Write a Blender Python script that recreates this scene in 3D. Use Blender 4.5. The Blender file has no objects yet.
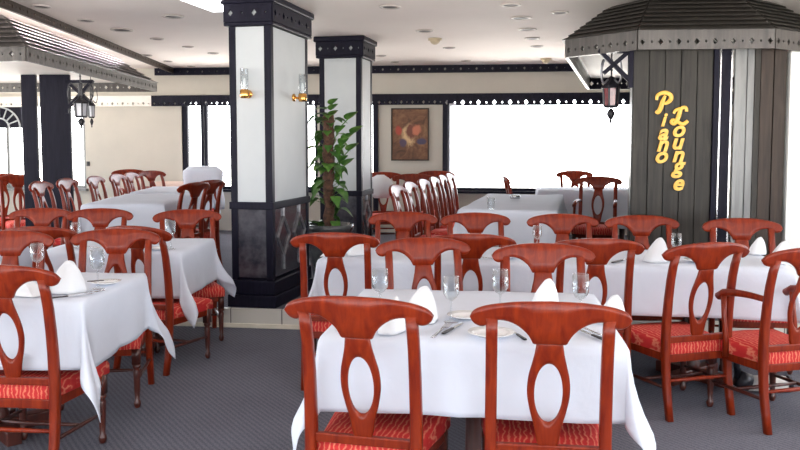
import bpy, bmesh, math, random
from mathutils import Vector, Matrix
random.seed(7)
R = math.radians
PI = math.pi
col = bpy.context.scene.collection
sc = bpy.context.scene

# ------------------------------------------------------------------ camera
HC, F, PITCH, Y0 = 1.454, 800.0, R(4.0), 201.0
cd = bpy.data.cameras.new('camera'); cam = bpy.data.objects.new('camera', cd); col.objects.link(cam)
cam.location = (0, 0, HC); cam.rotation_euler = (R(90) - PITCH, 0, 0)
cd.sensor_width = 36; cd.lens = 36; cd.shift_y = -(225 - Y0) / F
cd.clip_start = .05; cd.clip_end = 500
sc.camera = cam
sc.view_settings.view_transform = 'Standard'
sc.view_settings.look = 'None'
sc.view_settings.gamma = 1
sc.view_settings.use_curve_mapping = False
sc.view_settings.exposure = 0.1

def spot(px, py, z):
    """floor-plan point of the sight line through a picture point where it meets height z"""
    a = math.atan((py - Y0) / F) + PITCH
    y = (HC - z) / math.tan(a)
    return across(px, y, z), y
def across(px, y, z=1.0):
    return (px - 400) / F * (y * math.cos(PITCH) + (HC - z) * math.sin(PITCH))

# ------------------------------------------------------------------ materials
MATS = {}
def mat(name, rgb, rough=.5, metal=0, coat=0, spec=.5, build=None, trans=0, emit=None):
    m = bpy.data.materials.new(name); m.use_nodes = True
    nt = m.node_tree; b = nt.nodes['Principled BSDF']
    b.inputs['Base Color'].default_value = (*rgb, 1)
    b.inputs['Roughness'].default_value = rough
    b.inputs['Metallic'].default_value = metal
    b.inputs['Coat Weight'].default_value = coat
    b.inputs['Coat Roughness'].default_value = .12
    b.inputs['Specular IOR Level'].default_value = spec
    b.inputs['Transmission Weight'].default_value = trans
    if emit:
        b.inputs['Emission Color'].default_value = (*emit[0], 1); b.inputs['Emission Strength'].default_value = emit[1]
    if build: build(nt, b)
    MATS[name] = m
    return m
def coords(nt, scale=(1, 1, 1), rot=(0, 0, 0), kind='Object', loc=(0, 0, 0)):
    tc = nt.nodes.new('ShaderNodeTexCoord'); mp = nt.nodes.new('ShaderNodeMapping')
    mp.inputs['Scale'].default_value = scale; mp.inputs['Location'].default_value = loc; mp.inputs['Rotation'].default_value = rot
    nt.links.new(tc.outputs[kind], mp.inputs['Vector']); return mp.outputs['Vector']
def ramp(nt, fac, stops):
    r = nt.nodes.new('ShaderNodeValToRGB'); e = r.color_ramp.elements
    while len(e) < len(stops): e.new(.5)
    for q, (p, c) in zip(e, stops): q.position = p; q.color = (*c, 1)
    nt.links.new(fac, r.inputs['Fac']); return r.outputs['Color']
def noise(nt, vec, scale, detail=4, rough=.5, dist=0):
    n = nt.nodes.new('ShaderNodeTexNoise'); n.inputs['Scale'].default_value = scale
    n.inputs['Detail'].default_value = detail; n.inputs['Roughness'].default_value = rough
    n.inputs['Distortion'].default_value = dist
    nt.links.new(vec, n.inputs['Vector']); return n.outputs['Fac']
def bump(nt, b, h, strength, dist=.01):
    n = nt.nodes.new('ShaderNodeBump'); n.inputs['Strength'].default_value = strength; n.inputs['Distance'].default_value = dist
    nt.links.new(h, n.inputs['Height']); nt.links.new(n.outputs['Normal'], b.inputs['Normal'])
def woodgrain(c0, c1, scale=(18, 18, 1.6), bp=.08):
    def f(nt, b):
        v = coords(nt, scale)
        n = noise(nt, v, 2.2, 5, .6, .8)
        nt.links.new(ramp(nt, n, [(.3, c0), (.7, c1)]), b.inputs['Base Color'])
        bump(nt, b, n, bp, .003)
    return f
def mottle(c0, c1, scale, bp=0, d=.004, lo=.35, hi=.65):
    def f(nt, b):
        v = coords(nt)
        n = noise(nt, v, scale, 5, .6)
        nt.links.new(ramp(nt, n, [(lo, c0), (hi, c1)]), b.inputs['Base Color'])
        if bp: bump(nt, b, n, bp, d)
    return f
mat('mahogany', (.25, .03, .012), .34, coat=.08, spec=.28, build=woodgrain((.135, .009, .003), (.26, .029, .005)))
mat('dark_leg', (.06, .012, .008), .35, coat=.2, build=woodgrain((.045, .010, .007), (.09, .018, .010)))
mat('ebony', (.018, .016, .03), .45, coat=.0, spec=.12, build=woodgrain((.005, .005, .013), (.013, .012, .024)))
mat('grey_plank', (.05, .045, .04), .45, spec=.25, build=woodgrain((.016, .015, .014), (.05, .045, .038), (14, 14, .9), .15))
mat('grey_plank_lit', (.13, .115, .11), .42, coat=.1, build=woodgrain((.05, .046, .045), (.11, .10, .092), (14, 14, .9), .15))  # same wood as the planks, its lit look put into a lighter colour
mat('brown_plank', (.13, .09, .07), .45, spec=.25, build=woodgrain((.022, .016, .013), (.062, .043, .033), (14, 14, .9), .15))
mat('pale_board', (.40, .40, .40), .3, coat=.2, build=woodgrain((.13, .135, .14), (.23, .235, .23), (10, 10, .9), .05))
mat('ceiling_paint', (.78, .70, .65), .8, build=mottle((.88, .81, .765), (.92, .85, .805), 1.1))
mat('wall_cream', (.72, .66, .56), .8, build=mottle((.53, .50, .44), (.57, .535, .47), 2))
mat('panel_white', (.74, .76, .76), .55, build=mottle((.47, .50, .52), (.50, .53, .545), 3))
mat('white_paint', (.78, .80, .77), .5, build=mottle((.76, .78, .75), (.8, .81, .79), 3))
mat('soffit_paint', (.85, .80, .74), .6, build=mottle((.83, .78, .72), (.87, .83, .77), 3))
mat('carved_panel', (.05, .05, .06), .18, coat=.5, build=mottle((.02, .02, .03), (.07, .07, .085), 9))
mat('brass', (.80, .42, .12), .18, metal=1, build=mottle((.76, .38, .10), (.85, .47, .15), 20))
mat('steel', (.62, .62, .64), .2, metal=1, build=mottle((.58, .58, .6), (.68, .68, .7), 20))
mat('blackmetal', (.015, .014, .02), .35, metal=.3, build=mottle((.012, .011, .016), (.03, .028, .036), 20))
mat('silvermetal', (.45, .44, .48), .3, metal=.8, build=mottle((.3, .3, .33), (.6, .6, .63), 25))
mat('porcelain', (.86, .87, .88), .15, coat=.3, build=mottle((.85, .86, .87), (.88, .89, .9), 8))
mat('gold_letter', (.85, .50, .07), .4, build=mottle((.80, .43, .05), (.90, .56, .11), 20))
mat('ruby_glass', (.2, .03, .04), .15, coat=.5, build=mottle((.15, .02, .03), (.28, .05, .05), 14))
mat('moss', (.09, .045, .028), .9, build=mottle((.05, .028, .02), (.16, .075, .045), 30, .8, .02))
mat('pot_glaze', (.05, .055, .06), .2, coat=.5, build=mottle((.035, .04, .045), (.09, .095, .1), 6))
mat('soil', (.03, .02, .015), .95, build=mottle((.02, .014, .01), (.05, .035, .025), 40, .6))
mat('dark_recess', (.03, .03, .035), .6, build=mottle((.025, .025, .03), (.04, .04, .045), 20))
mat('rim_paint', (.55, .50, .47), .5, build=mottle((.52, .47, .44), (.58, .53, .5), 20))
mat('detector_plastic', (.62, .52, .36), .5, build=mottle((.6, .5, .34), (.66, .56, .4), 20))
mat('roll_cloth', (.55, .52, .48), .8, build=mottle((.48, .45, .42), (.62, .6, .55), 20))
mat('light_diffuser', (.9, .9, .95), .5, emit=((.95, .97, 1.0), 4.0))
mat('added_tube_glow', (.9, .9, .95), .5, emit=((1.0, .90, .90), 85.0))  # glow of the tubes added to light the bar canopy roof
mat('lantern_glass', (.75, .75, .8), .2, build=mottle((.7, .7, .75), (.85, .85, .9), 8))

def leaf_b(nt, b):
    v = coords(nt); n = noise(nt, v, 9, 3)
    nt.links.new(ramp(nt, n, [(.3, (.03, .09, .02)), (.55, (.08, .22, .035)), (.8, (.30, .42, .12))]), b.inputs['Base Color'])
mat('leaf', (.1, .3, .05), .4, build=leaf_b)
def carpet_b(nt, b):
    v = coords(nt, (1, 1, 1), (0, 0, R(12)))
    w = nt.nodes.new('ShaderNodeTexWave'); w.wave_type = 'BANDS'; w.bands_direction = 'DIAGONAL'
    w.inputs['Scale'].default_value = 16; w.inputs['Distortion'].default_value = 3.5; w.inputs['Detail'].default_value = 2; w.inputs['Detail Scale'].default_value = 6
    nt.links.new(v, w.inputs['Vector'])
    n = noise(nt, v, 130, 3, .7); n2 = noise(nt, v, 1.3, 3)
    a = nt.nodes.new('ShaderNodeMath'); a.operation = 'MULTIPLY_ADD'; a.inputs[1].default_value = .2
    nt.links.new(w.outputs['Fac'], a.inputs[0]); nt.links.new(n, a.inputs[2])
    a2 = nt.nodes.new('ShaderNodeMath'); a2.operation = 'MULTIPLY_ADD'; a2.inputs[1].default_value = .35
    nt.links.new(n2, a2.inputs[0]); nt.links.new(a.outputs[0], a2.inputs[2])
    nt.links.new(ramp(nt, a2.outputs[0], [(.45, (.060, .063, .083)), (.9, (.18, .185, .225))]), b.inputs['Base Color'])
    bump(nt, b, a.outputs[0], .5, .006)
mat('carpet', (.1, .1, .13), .95, spec=.15, build=carpet_b)
def tile_b(nt, b):
    v = coords(nt, loc=(0, 1.2, 0)); br = nt.nodes.new('ShaderNodeTexBrick')
    br.offset = 0; br.inputs['Scale'].default_value = 1; br.inputs['Brick Width'].default_value = .42; br.inputs['Row Height'].default_value = 3
    br.inputs['Mortar Size'].default_value = .004
    br.inputs['Color1'].default_value = (.62, .60, .55, 1); br.inputs['Color2'].default_value = (.68, .65, .58, 1); br.inputs['Mortar'].default_value = (.12, .11, .1, 1)
    nt.links.new(v, br.inputs['Vector']); nt.links.new(br.outputs['Color'], b.inputs['Base Color'])
mat('step_tile', (.45, .42, .37), .3, build=tile_b)
mat('nosing', (.55, .49, .38), .35, build=mottle((.72, .66, .54), (.82, .75, .62), 12))
def cloth_b(tint, k=.06):
    def f(nt, b):
        v = coords(nt); n = noise(nt, v, 3.0, 4, .55, .6); n2 = noise(nt, v, 420, 2)
        nt.links.new(ramp(nt, n, [(.3, tuple(c * (1 - k) for c in tint)), (.7, tint)]), b.inputs['Base Color'])
        a = nt.nodes.new('ShaderNodeMath'); a.operation = 'MULTIPLY_ADD'; a.inputs[1].default_value = .05
        nt.links.new(n2, a.inputs[0]); nt.links.new(n, a.inputs[2])
        bump(nt, b, a.outputs[0], .45, .02)
    return f
mat('linen', (.74, .78, .86), .85, spec=.2, build=cloth_b((.68, .725, .82)))
mat('napkin_linen', (.85, .87, .89), .8, spec=.2, build=cloth_b((.76, .78, .81), .04))
mat('peach_linen', (.78, .60, .52), .85, spec=.2, build=cloth_b((.78, .60, .52)))
def seat_b(nt, b):
    v = coords(nt, (1, .55, 1)); w = nt.nodes.new('ShaderNodeTexWave'); w.bands_direction = 'X'
    w.inputs['Scale'].default_value = 16; w.inputs['Distortion'].default_value = 5; w.inputs['Detail'].default_value = 2; w.inputs['Detail Scale'].default_value = 2.2
    nt.links.new(v, w.inputs['Vector'])
    nt.links.new(ramp(nt, w.outputs['Fac'], [(.35, (.54, .026, .026)), (.75, (.60, .055, .042)), (.95, (.70, .20, .12))]), b.inputs['Base Color'])
    bump(nt, b, w.outputs['Fac'], .25, .004)
mat('red_fabric', (.55, .04, .03), .75, spec=.3, build=seat_b)
def glassmix(name, gloss, tint=(1, 1, 1)):
    m = bpy.data.materials.new(name); m.use_nodes = True; nt = m.node_tree
    nt.nodes.remove(nt.nodes['Principled BSDF']); out = nt.nodes['Material Output']
    t = nt.nodes.new('ShaderNodeBsdfTransparent'); t.inputs['Color'].default_value = (*tint, 1)
    g = nt.nodes.new('ShaderNodeBsdfGlossy'); g.inputs['Roughness'].default_value = .03
    lw = nt.nodes.new('ShaderNodeLayerWeight'); lw.inputs['Blend'].default_value = gloss
    pw = nt.nodes.new('ShaderNodeMath'); pw.operation = 'MULTIPLY'; pw.inputs[1].default_value = .8; nt.links.new(lw.outputs['Facing'], pw.inputs[0])
    mx = nt.nodes.new('ShaderNodeMixShader')
    nt.links.new(pw.outputs[0], mx.inputs[0]); nt.links.new(t.outputs[0], mx.inputs[1]); nt.links.new(g.outputs[0], mx.inputs[2])
    nt.links.new(mx.outputs[0], out.inputs['Surface']); MATS[name] = m
glassmix('window_glass', .12)
glassmix('drink_glass', .30, (.95, .97, .98))
def sheer():
    m = bpy.data.materials.new('sheer'); m.use_nodes = True; nt = m.node_tree
    nt.nodes.remove(nt.nodes['Principled BSDF']); out = nt.nodes['Material Output']
    t = nt.nodes.new('ShaderNodeBsdfTransparent'); d = nt.nodes.new('ShaderNodeBsdfTranslucent'); d2 = nt.nodes.new('ShaderNodeBsdfDiffuse')
    d.inputs['Color'].default_value = (.85, .86, .9, 1); d2.inputs['Color'].default_value = (.8, .8, .84, 1)
    m1 = nt.nodes.new('ShaderNodeMixShader'); m1.inputs[0].default_value = .5
    m2 = nt.nodes.new('ShaderNodeMixShader'); m2.inputs[0].default_value = .55
    v = coords(nt); n = noise(nt, v, 60, 2)
    r = nt.nodes.new('ShaderNodeMapRange'); r.inputs['To Min'].default_value = .5; r.inputs['To Max'].default_value = .62
    nt.links.new(n, r.inputs['Value']); nt.links.new(r.outputs[0], m2.inputs[0])
    nt.links.new(d.outputs[0], m1.inputs[1]); nt.links.new(d2.outputs[0], m1.inputs[2])
    nt.links.new(t.outputs[0], m2.inputs[1]); nt.links.new(m1.outputs[0], m2.inputs[2])
    nt.links.new(m2.outputs[0], out.inputs['Surface']); MATS['sheer'] = m
sheer()
def painting_b(nt, b):
    v = coords(nt)
    n = noise(nt, v, 7, 5, .65, 1.2); n2 = noise(nt, v, 11, 3, .6, .5)
    base = ramp(nt, n, [(.25, (.045, .018, .010)), (.5, (.17, .075, .035)), (.68, (.25, .13, .06)), (.85, (.10, .06, .06))])
    def blob(cx, cz, sx, sz, c, prev, wob=.12):
        tc = nt.nodes.new('ShaderNodeMapping'); tc.vector_type = 'POINT'
        tc.inputs['Location'].default_value = (-cx / sx, 0, -cz / sz); tc.inputs['Scale'].default_value = (1 / sx, 0, 1 / sz)
        nt.links.new(v, tc.inputs['Vector'])
        ln = nt.nodes.new('ShaderNodeVectorMath'); ln.operation = 'LENGTH'; nt.links.new(tc.outputs[0], ln.inputs[0])
        ad = nt.nodes.new('ShaderNodeMath'); ad.operation = 'MULTIPLY_ADD'; ad.inputs[1].default_value = 1.1
        nt.links.new(n2, ad.inputs[0]); nt.links.new(ln.outputs['Value'], ad.inputs[2])
        mr = nt.nodes.new('ShaderNodeMapRange'); mr.inputs['From Min'].default_value = 1.7; mr.inputs['From Max'].default_value = 1.25
        nt.links.new(ad.outputs[0], mr.inputs['Value'])
        mx = nt.nodes.new('ShaderNodeMixRGB'); mx.inputs['Color2'].default_value = (*c, 1)
        nt.links.new(mr.outputs[0], mx.inputs['Fac']); nt.links.new(prev, mx.inputs['Color1']); return mx.outputs[0]
    c = blob(-.02, .0, .10, .16, (.62, .42, .22), base)
    c = blob(.02, .04, .085, .12, (.16, .05, .03), c)
    c = blob(.10, .06, .07, .08, (.5, .16, .09), c)
    c = blob(-.17, .06, .05, .07, (.36, .05, .03), c)
    c = blob(.17, -.10, .07, .05, (.06, .05, .10), c)
    c = blob(-.10, -.12, .06, .06, (.08, .05, .09), c)
    nt.links.new(c, b.inputs['Base Color'])
mat('canvas_paint', (.2, .1, .05), .6, build=painting_b)
M = MATS

# ------------------------------------------------------------------ mesh helpers
def build(name, bm, material, parent=None, smooth=False, bevel=0, seg=2, loc=None, rot=None):
    bmesh.ops.recalc_face_normals(bm, faces=bm.faces[:])
    me = bpy.data.meshes.new(name); bm.to_mesh(me); bm.free()
    if smooth:
        for p in me.polygons: p.use_smooth = True
    o = bpy.data.objects.new(name, me); col.objects.link(o)
    me.materials.append(M[material])
    if parent: o.parent = parent
    if loc: o.location = loc
    if rot: o.rotation_euler = rot
    if bevel:
        md = o.modifiers.new('bevel', 'BEVEL'); md.width = bevel; md.segments = seg; md.limit_method = 'ANGLE'; md.angle_limit = R(40)
    return o
def box(bm, x0, x1, y0, y1, z0, z1, mtx=None):
    vs = [bm.verts.new((x, y, z)) for x in (x0, x1) for y in (y0, y1) for z in (z0, z1)]
    if mtx:
        for v in vs: v.co = mtx @ v.co
    for f in ((0, 1, 3, 2), (4, 6, 7, 5), (0, 4, 5, 1), (2, 3, 7, 6), (0, 2, 6, 4), (1, 5, 7, 3)): bm.faces.new([vs[i] for i in f])
def bm_box(*a, **k):
    bm = bmesh.new(); box(bm, *a, **k); return bm
def bar(bm, p, q, w, h=None, up=(0, 0, 1)):
    """a straight bar of section w x h from p to q"""
    p, q = Vector(p), Vector(q); h = h or w; d = (q - p).normalized()
    s = d.cross(Vector(up))
    if s.length < 1e-4: s = Vector((1, 0, 0))
    s.normalize(); u = s.cross(d)
    r = [[bm.verts.new(c + s * a * w / 2 + u * b * h / 2) for a, b in ((-1, -1), (1, -1), (1, 1), (-1, 1))] for c in (p, q)]
    bm.faces.new(r[0]); bm.faces.new(r[1][::-1])
    for i in range(4): bm.faces.new((r[0][i], r[1][i], r[1][(i + 1) % 4], r[0][(i + 1) % 4]))
def tube(bm, pts, rad, n=8):
    pts = [Vector(p) for p in pts]; rs = rad if isinstance(rad, (list, tuple)) else [rad] * len(pts)
    rings = []
    for i, p in enumerate(pts):
        d = (pts[min(i + 1, len(pts) - 1)] - pts[max(i - 1, 0)]).normalized()
        s = d.cross(Vector((.13, .21, 1)));
        if s.length < 1e-3: s = d.cross(Vector((1, 0, 0)))
        s.normalize(); u = s.cross(d)
        rings.append([bm.verts.new(p + (s * math.cos(2 * PI * k / n) + u * math.sin(2 * PI * k / n)) * rs[i]) for k in range(n)])
    for a, b in zip(rings, rings[1:]):
        for k in range(n): bm.faces.new((a[k], a[(k + 1) % n], b[(k + 1) % n], b[k]))
    bm.faces.new(rings[0][::-1]); bm.faces.new(rings[-1])
def lathe(bm, prof, n=16, at=(0, 0, 0)):
    rings = []
    for r, z in prof:
        if r < 1e-5: rings.append([bm.verts.new((at[0], at[1], at[2] + z))])
        else: rings.append([bm.verts.new((at[0] + r * math.cos(2 * PI * k / n), at[1] + r * math.sin(2 * PI * k / n), at[2] + z)) for k in range(n)])
    for a, b in zip(rings, rings[1:]):
        for k in range(n):
            k2 = (k + 1) % n
            if len(a) == 1 and len(b) == 1: continue
            if len(a) == 1: bm.faces.new((a[0], b[k], b[k2]))
            elif len(b) == 1: bm.faces.new((a[k], a[k2], b[0]))
            else: bm.faces.new((a[k], a[k2], b[k2], b[k]))
def loft(bm, rings, cap=True):
    rs = [[bm.verts.new(p) for p in r] for r in rings]; n = len(rs[0])
    for a, b in zip(rs, rs[1:]):
        for k in range(n): bm.faces.new((a[k], a[(k + 1) % n], b[(k + 1) % n], b[k]))
    if cap: bm.faces.new(rs[0][::-1]); bm.faces.new(rs[-1])
def poly_prism(bm, pts, z0, z1):
    a = [bm.verts.new((x, y, z0)) for x, y in pts]; b = [bm.verts.new((x, y, z1)) for x, y in pts]
    n = len(pts); bm.faces.new(a[::-1]); bm.faces.new(b)
    for i in range(n): bm.faces.new((a[i], a[(i + 1) % n], b[(i + 1) % n], b[i]))
def lerp(tab, x):
    if x <= tab[0][0]: return tab[0][1]
    for (a, p), (b, q) in zip(tab, tab[1:]):
        if x <= b: return p + (q - p) * (x - a) / (b - a)
    return tab[-1][1]
def slerp(tab, x):
    """smooth table lookup (monotone-ish cubic)"""
    n = len(tab)
    if x <= tab[0][0]: return tab[0][1]
    if x >= tab[-1][0]: return tab[-1][1]
    for i in range(n - 1):
        a, p = tab[i]; b, q = tab[i + 1]
        if x <= b:
            def sl(j):
                if j == 0 : return (tab[1][1] - tab[0][1]) / (tab[1][0] - tab[0][0])
                if j == n - 1: return (tab[-1][1] - tab[-2][1]) / (tab[-1][0] - tab[-2][0])
                return (tab[j + 1][1] - tab[j - 1][1]) / (tab[j + 1][0] - tab[j - 1][0])
            h = b - a; t = (x - a) / h
            return (2*t**3 - 3*t**2 + 1) * p + (t**3 - 2*t**2 + t) * h * sl(i) + (-2*t**3 + 3*t**2) * q + (t**3 - t**2) * h * sl(i + 1)
def tag(o, label, cat, group=None, kind=None):
    o['label'] = label
    if cat: o['category'] = cat
    if group: o['group'] = group
    if kind: o['kind'] = kind
    return o
def empty(name, loc=(0, 0, 0), rz=0):
    o = bpy.data.objects.new(name, None); col.objects.link(o); o.empty_display_size = .1
    o.location = loc; o.rotation_euler = (0, 0, rz); return o
KIDS = {}
def kids(o):
    return KIDS.setdefault(o.name, list(o.children))
def copy_tree(o, parent=None):
    c = o.copy(); col.objects.link(c); c.parent = parent
    for ch in kids(o): copy_tree(ch, c)
    return c
def struct(o, label, cat=None):
    o['kind'] = 'structure'; o['label'] = label
    o['category'] = cat or 'wall'
    return o

# ------------------------------------------------------------------ the chair
def yback(z):            # rear post line: splayed foot, raked back
    return slerp([(0, -.05), (.2, -.012), (.45, 0), (.7, -.022), (.96, -.075)], z)
HW = .2625
TOPT = [(0, 0), (.1, .004), (.16, .012), (.2, .020), (.225, .028), (.245, .038), (.257, .05), (.2625, .062)]
BOTT = [(0, .150), (.052, .150), (.056, .147), (.064, .130), (.078, .111), (.098, .093), (.12, .080), (.145, .072), (.17, .071), (.19, .078), (.21, .092), (.225, .096), (.245, .090), (.257, .078), (.2625, .064)]
def crest_bm():
    bm = bmesh.new(); rings = []
    xs = sorted({s * x for x in [0, .02, .04, .052, .056, .06, .068, .078, .09, .105, .12, .135, .15, .165, .18, .195, .207, .218, .228, .238, .246, .252, .257, .260, .2624] for s in (-1, 1)})
    for x in xs:
        a = abs(x); zt = .95 - slerp(TOPT, a); zb = .95 - slerp(BOTT, a)
        th = .0125; cy = -.028 * (1 - (a / HW) ** 2)
        ring = []
        h = zt - zb; e = min(.006, h * .3)
        for (z, s) in ((zb, .35), (zb + e, 1), (zb + h * .35, 1), (zb + h * .7, 1), (zt - e, 1), (zt, .35)):
            ring.append((z, s))
        pts = [(x, yback(z) + cy - th * s, z) for z, s in ring] + [(x, yback(z) + cy + th * s, z) for z, s in ring[::-1]]
        rings.append(pts)
    loft(bm, rings); return bm
SPL = [(.41, .039), (.46, .039), (.505, .047), (.56, .061), (.62, .071), (.68, .068), (.728, .057), (.768, .048), (.81, .044)]
def splat_bm():
    bm = bmesh.new(); n = 56; cz = .625
    def outer(a):
        dx, dz = math.sin(a), math.cos(a); lo, hi = 0, .5
        for _ in range(40):
            m = (lo + hi) / 2; x, z = abs(dx * m), cz + dz * m
            if .41 <= z <= .81 and x <= slerp(SPL, z): lo = m
            else: hi = m
        return dx * lo, cz + dz * lo
    angs = [2 * PI * k / n for k in range(n)]
    L = []
    for a in angs:
        ox, oz = outer(a); ix, iz = .047 * math.sin(a), cz + .106 * math.cos(a)
        L.append(((ix, iz), (ix + (ox - ix) * .2, iz + (oz - iz) * .2), (ix + (ox - ix) * .8, iz + (oz - iz) * .8), (ox, oz)))
    def cyx(z): return -.028 * max(0, min(1, (z - .45) / .4))
    V = []
    for row in L:
        f = []
        for (x, z), s in zip(row, (.5, 1, 1, .5)): f.append(bm.verts.new((x, yback(z) + cyx(z) - .009 * s, z)))
        for (x, z), s in list(zip(row, (.5, 1, 1, .5)))[::-1]: f.append(bm.verts.new((x, yback(z) + cyx(z) + .009 * s, z)))
        V.append(f)
    for i in range(n):
        a, b = V[i], V[(i + 1) % n]
        for k in range(8): bm.faces.new((a[k], a[(k + 1) % 8], b[(k + 1) % 8], b[k]))
    return bm
def rear_leg_bm(s):
    bm = bmesh.new(); rings = []
    for z in (0, .1, .2, .3, .38, .45, .55, .65, .75, .82, .885):
        x = s * lerp([(0, .192), (.45, .192), (.9, .19)], z); y = yback(z); w = lerp([(0, .017), (.4, .02), (.9, .0195)], z)
        d = lerp([(0, .018), (.4, .023), (.9, .014)], z); c = .3
        if z > .8: y += -.028 * (1 - (abs(x) / HW) ** 2) * ((z - .8) / .085)
        rings.append([(x - w, y - d * (1 - c), z), (x - w * (1 - c), y - d, z), (x + w * (1 - c), y - d, z), (x + w, y - d * (1 - c), z),
                      (x + w, y + d * (1 - c), z), (x + w * (1 - c), y + d, z), (x - w * (1 - c), y + d, z), (x - w, y + d * (1 - c), z)])
    loft(bm, rings); return bm
def front_leg_bm(s):
    bm = bmesh.new(); x, y = s * .205, .395
    box(bm, x - .021, x + .021, y - .021, y + .021, .245, .345)
    lathe(bm, [(0, .25), (.017, .248), (.023, .238), (.023, .228), (.015, .22), (.020, .208), (.0195, .18), (.0165, .1), (.0125, .045), (.018, .035), (.020, .022), (.016, .008), (.013, 0), (0, 0)], 12, (x, y, 0))
    return bm
def trapez(bm, w0, w1, y0, y1, z0, z1):
    a = [bm.verts.new(p) for p in ((-w0, y0, z0), (w0, y0, z0), (w1, y1, z0), (-w1, y1, z0))]
    b = [bm.verts.new(p) for p in ((-w0, y0, z1), (w0, y0, z1), (w1, y1, z1), (-w1, y1, z1))]
    bm.faces.new(a[::-1]); bm.faces.new(b)
    for i in range(4): bm.faces.new((a[i], a[(i + 1) % 4], b[(i + 1) % 4], b[i]))
def seat_bm():
    bm = bmesh.new(); rings = []
    def outline(k, z, n=7):
        w0, w1, y0, y1 = .176 - k, .232 - k, .004 + k, .43 - k; pts = []
        for i in range(n): pts.append((-w0 + 2 * w0 * i / (n - 1), y0, z))
        for i in range(1, n): pts.append((w0 + (w1 - w0) * i / (n - 1), y0 + (y1 - y0) * i / (n - 1), z))
        for i in range(1, n):
            t = i / (n - 1); pts.append((w1 - 2 * w1 * t, y1 + .018 * math.sin(PI * t), z))
        for i in range(1, n - 1): pts.append((-w1 + (w1 - w0) * i / (n - 1), y1 - (y1 - y0) * i / (n - 1), z))
        return pts
    for k, z in ((.004, .336), (0, .342), (0, .385), (.006, .400), (.022, .411), (.06, .418), (.11, .422), (.155, .423)): rings.append(outline(k, z))
    loft(bm, rings); return bm
def stretcher_bm(p, q, r=.010):
    bm = bmesh.new(); p, q = Vector(p), Vector(q)
    tube(bm, [p, p.lerp(q, .3), p.lerp(q, .5), p.lerp(q, .7), q], [r * .8, r, r * 1.12, r, r * .8], 8); return bm
def make_chair(arms=False):
    t = empty('dining_armchair' if arms else 'dining_chair')
    build('crest_rail', crest_bm(), 'mahogany', t, True)
    build('splat', splat_bm(), 'mahogany', t, True)
    for s in (-1, 1): build('rear_leg', rear_leg_bm(s), 'mahogany', t, True)
    build('back_rail', bm_box(-.178, .178, -.013, .012, .405, .438), 'mahogany', t, bevel=.004)
    build('seat', seat_bm(), 'red_fabric', t, True)
    bm = bmesh.new(); trapez(bm, .180, .222, .0, .415, .297, .339); build('seat_frame', bm, 'mahogany', t, bevel=.004)
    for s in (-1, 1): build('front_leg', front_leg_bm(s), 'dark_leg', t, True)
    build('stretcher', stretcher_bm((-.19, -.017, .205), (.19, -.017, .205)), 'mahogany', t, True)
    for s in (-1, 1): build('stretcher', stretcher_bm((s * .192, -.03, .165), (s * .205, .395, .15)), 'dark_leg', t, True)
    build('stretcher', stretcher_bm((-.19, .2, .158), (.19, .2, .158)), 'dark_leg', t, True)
    if arms:
        for s in (-1, 1):
            bm = bmesh.new(); pts = []; rr = []
            for i in range(9):
                u = i / 8; pts.append((s * (.19 + .028 * math.sin(PI * .5 * u)), -.03 + .36 * u, .675 - .02 * u + .015 * math.sin(PI * u) - (.02 if u > .95 else 0))); rr.append(.015 + .007 * u)
            tube(bm, pts, rr, 10); a = build('armrest', bm, 'mahogany', t, True)
            bm = bmesh.new(); tube(bm, [(s * .214, .26, .32), (s * .222, .255, .42), (s * .222, .275, .55), (s * .218, .285, .652)], [.017, .016, .014, .016], 8)
            build('arm_support', bm, 'mahogany', a, True)
    return t
CH, AR = make_chair(), make_chair(True)
USED = set()
UP = .15                                     # height of the raised floor
def place_chair(px, py, deg, label, group, fl=0.0, dist=None, arms=False):
    """crest middle on the sight line through (px, py); deg = direction the sitter looks (0 = away from us, + = towards the left)"""
    x, y = spot(px, py, .95 + fl)
    if dist: y = dist; x = across(px, y, .95 + fl)
    src = AR if arms else CH
    if src.name in USED: o = copy_tree(src)
    else: o = src; kids(src); [kids(k) for k in src.children]; USED.add(src.name)
    a = R(deg); oy = .095
    o.location = (x - math.sin(a) * oy, y + math.cos(a) * oy, fl); o.rotation_euler = (0, 0, a)
    return tag(o, label, 'chair', group)

G1 = 'chairs at the nearest table'; G2 = 'chairs along the long middle table'; G3 = 'chairs at the left tables'
G4 = 'chairs along the far left table'; G5 = 'chairs beside the far middle table'; G6 = 'chairs by the back window'
place_chair(354.5, 296, -14, 'mahogany chair in the foreground seen from behind, left of the nearest pair', G1)
place_chair(551, 301, -7, 'mahogany chair in the foreground seen from behind, right of the nearest pair', G1)
place_chair(422, 237.3, 190, 'bright orange-red chair facing us across the nearest table, behind the tall standing napkin', G1)
place_chair(542.5, 243, 178, 'orange-red chair facing us across the nearest table, right beside the tall wine glass pair', G1)
place_chair(334, 230, -3, 'brown-red chair tucked in at left end of the long middle table, nearest the dark column', G2, dist=4.62)
place_chair(471, 231, -4, 'dark red chair tucked under the middle table, second from its left end', G2, dist=4.55)
place_chair(598, 239.5, -1, 'dark brown-red chair at the middle table, just left of the two angled chairs', G2, dist=4.32)
place_chair(711, 242, 16, 'whole angled red chair on the open carpet at right, all its legs in view', G2)
place_chair(813, 244.5, 15, 'angled red armchair cut off by the right edge of the photo', G2, dist=3.95, arms=True)
place_chair(403, 210, 180, 'brown chair facing us over the middle table, in front of the pale glinting chair row', G2, dist=6.06)
place_chair(475, 211.5, 182, 'darkest brown chair facing us over the middle table, before the far cloth table', G2, dist=5.98)
place_chair(562, 213, 177, 'shiny brown chair facing us over the middle table, in front of the window armchairs', G2, dist=5.88)
place_chair(641, 215, 174, 'brown-red chair facing us right below the gold letters', G2)
place_chair(741, 218, 170, 'chair with a pale shining crest before the dark slatted doorway at right', G2)
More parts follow.
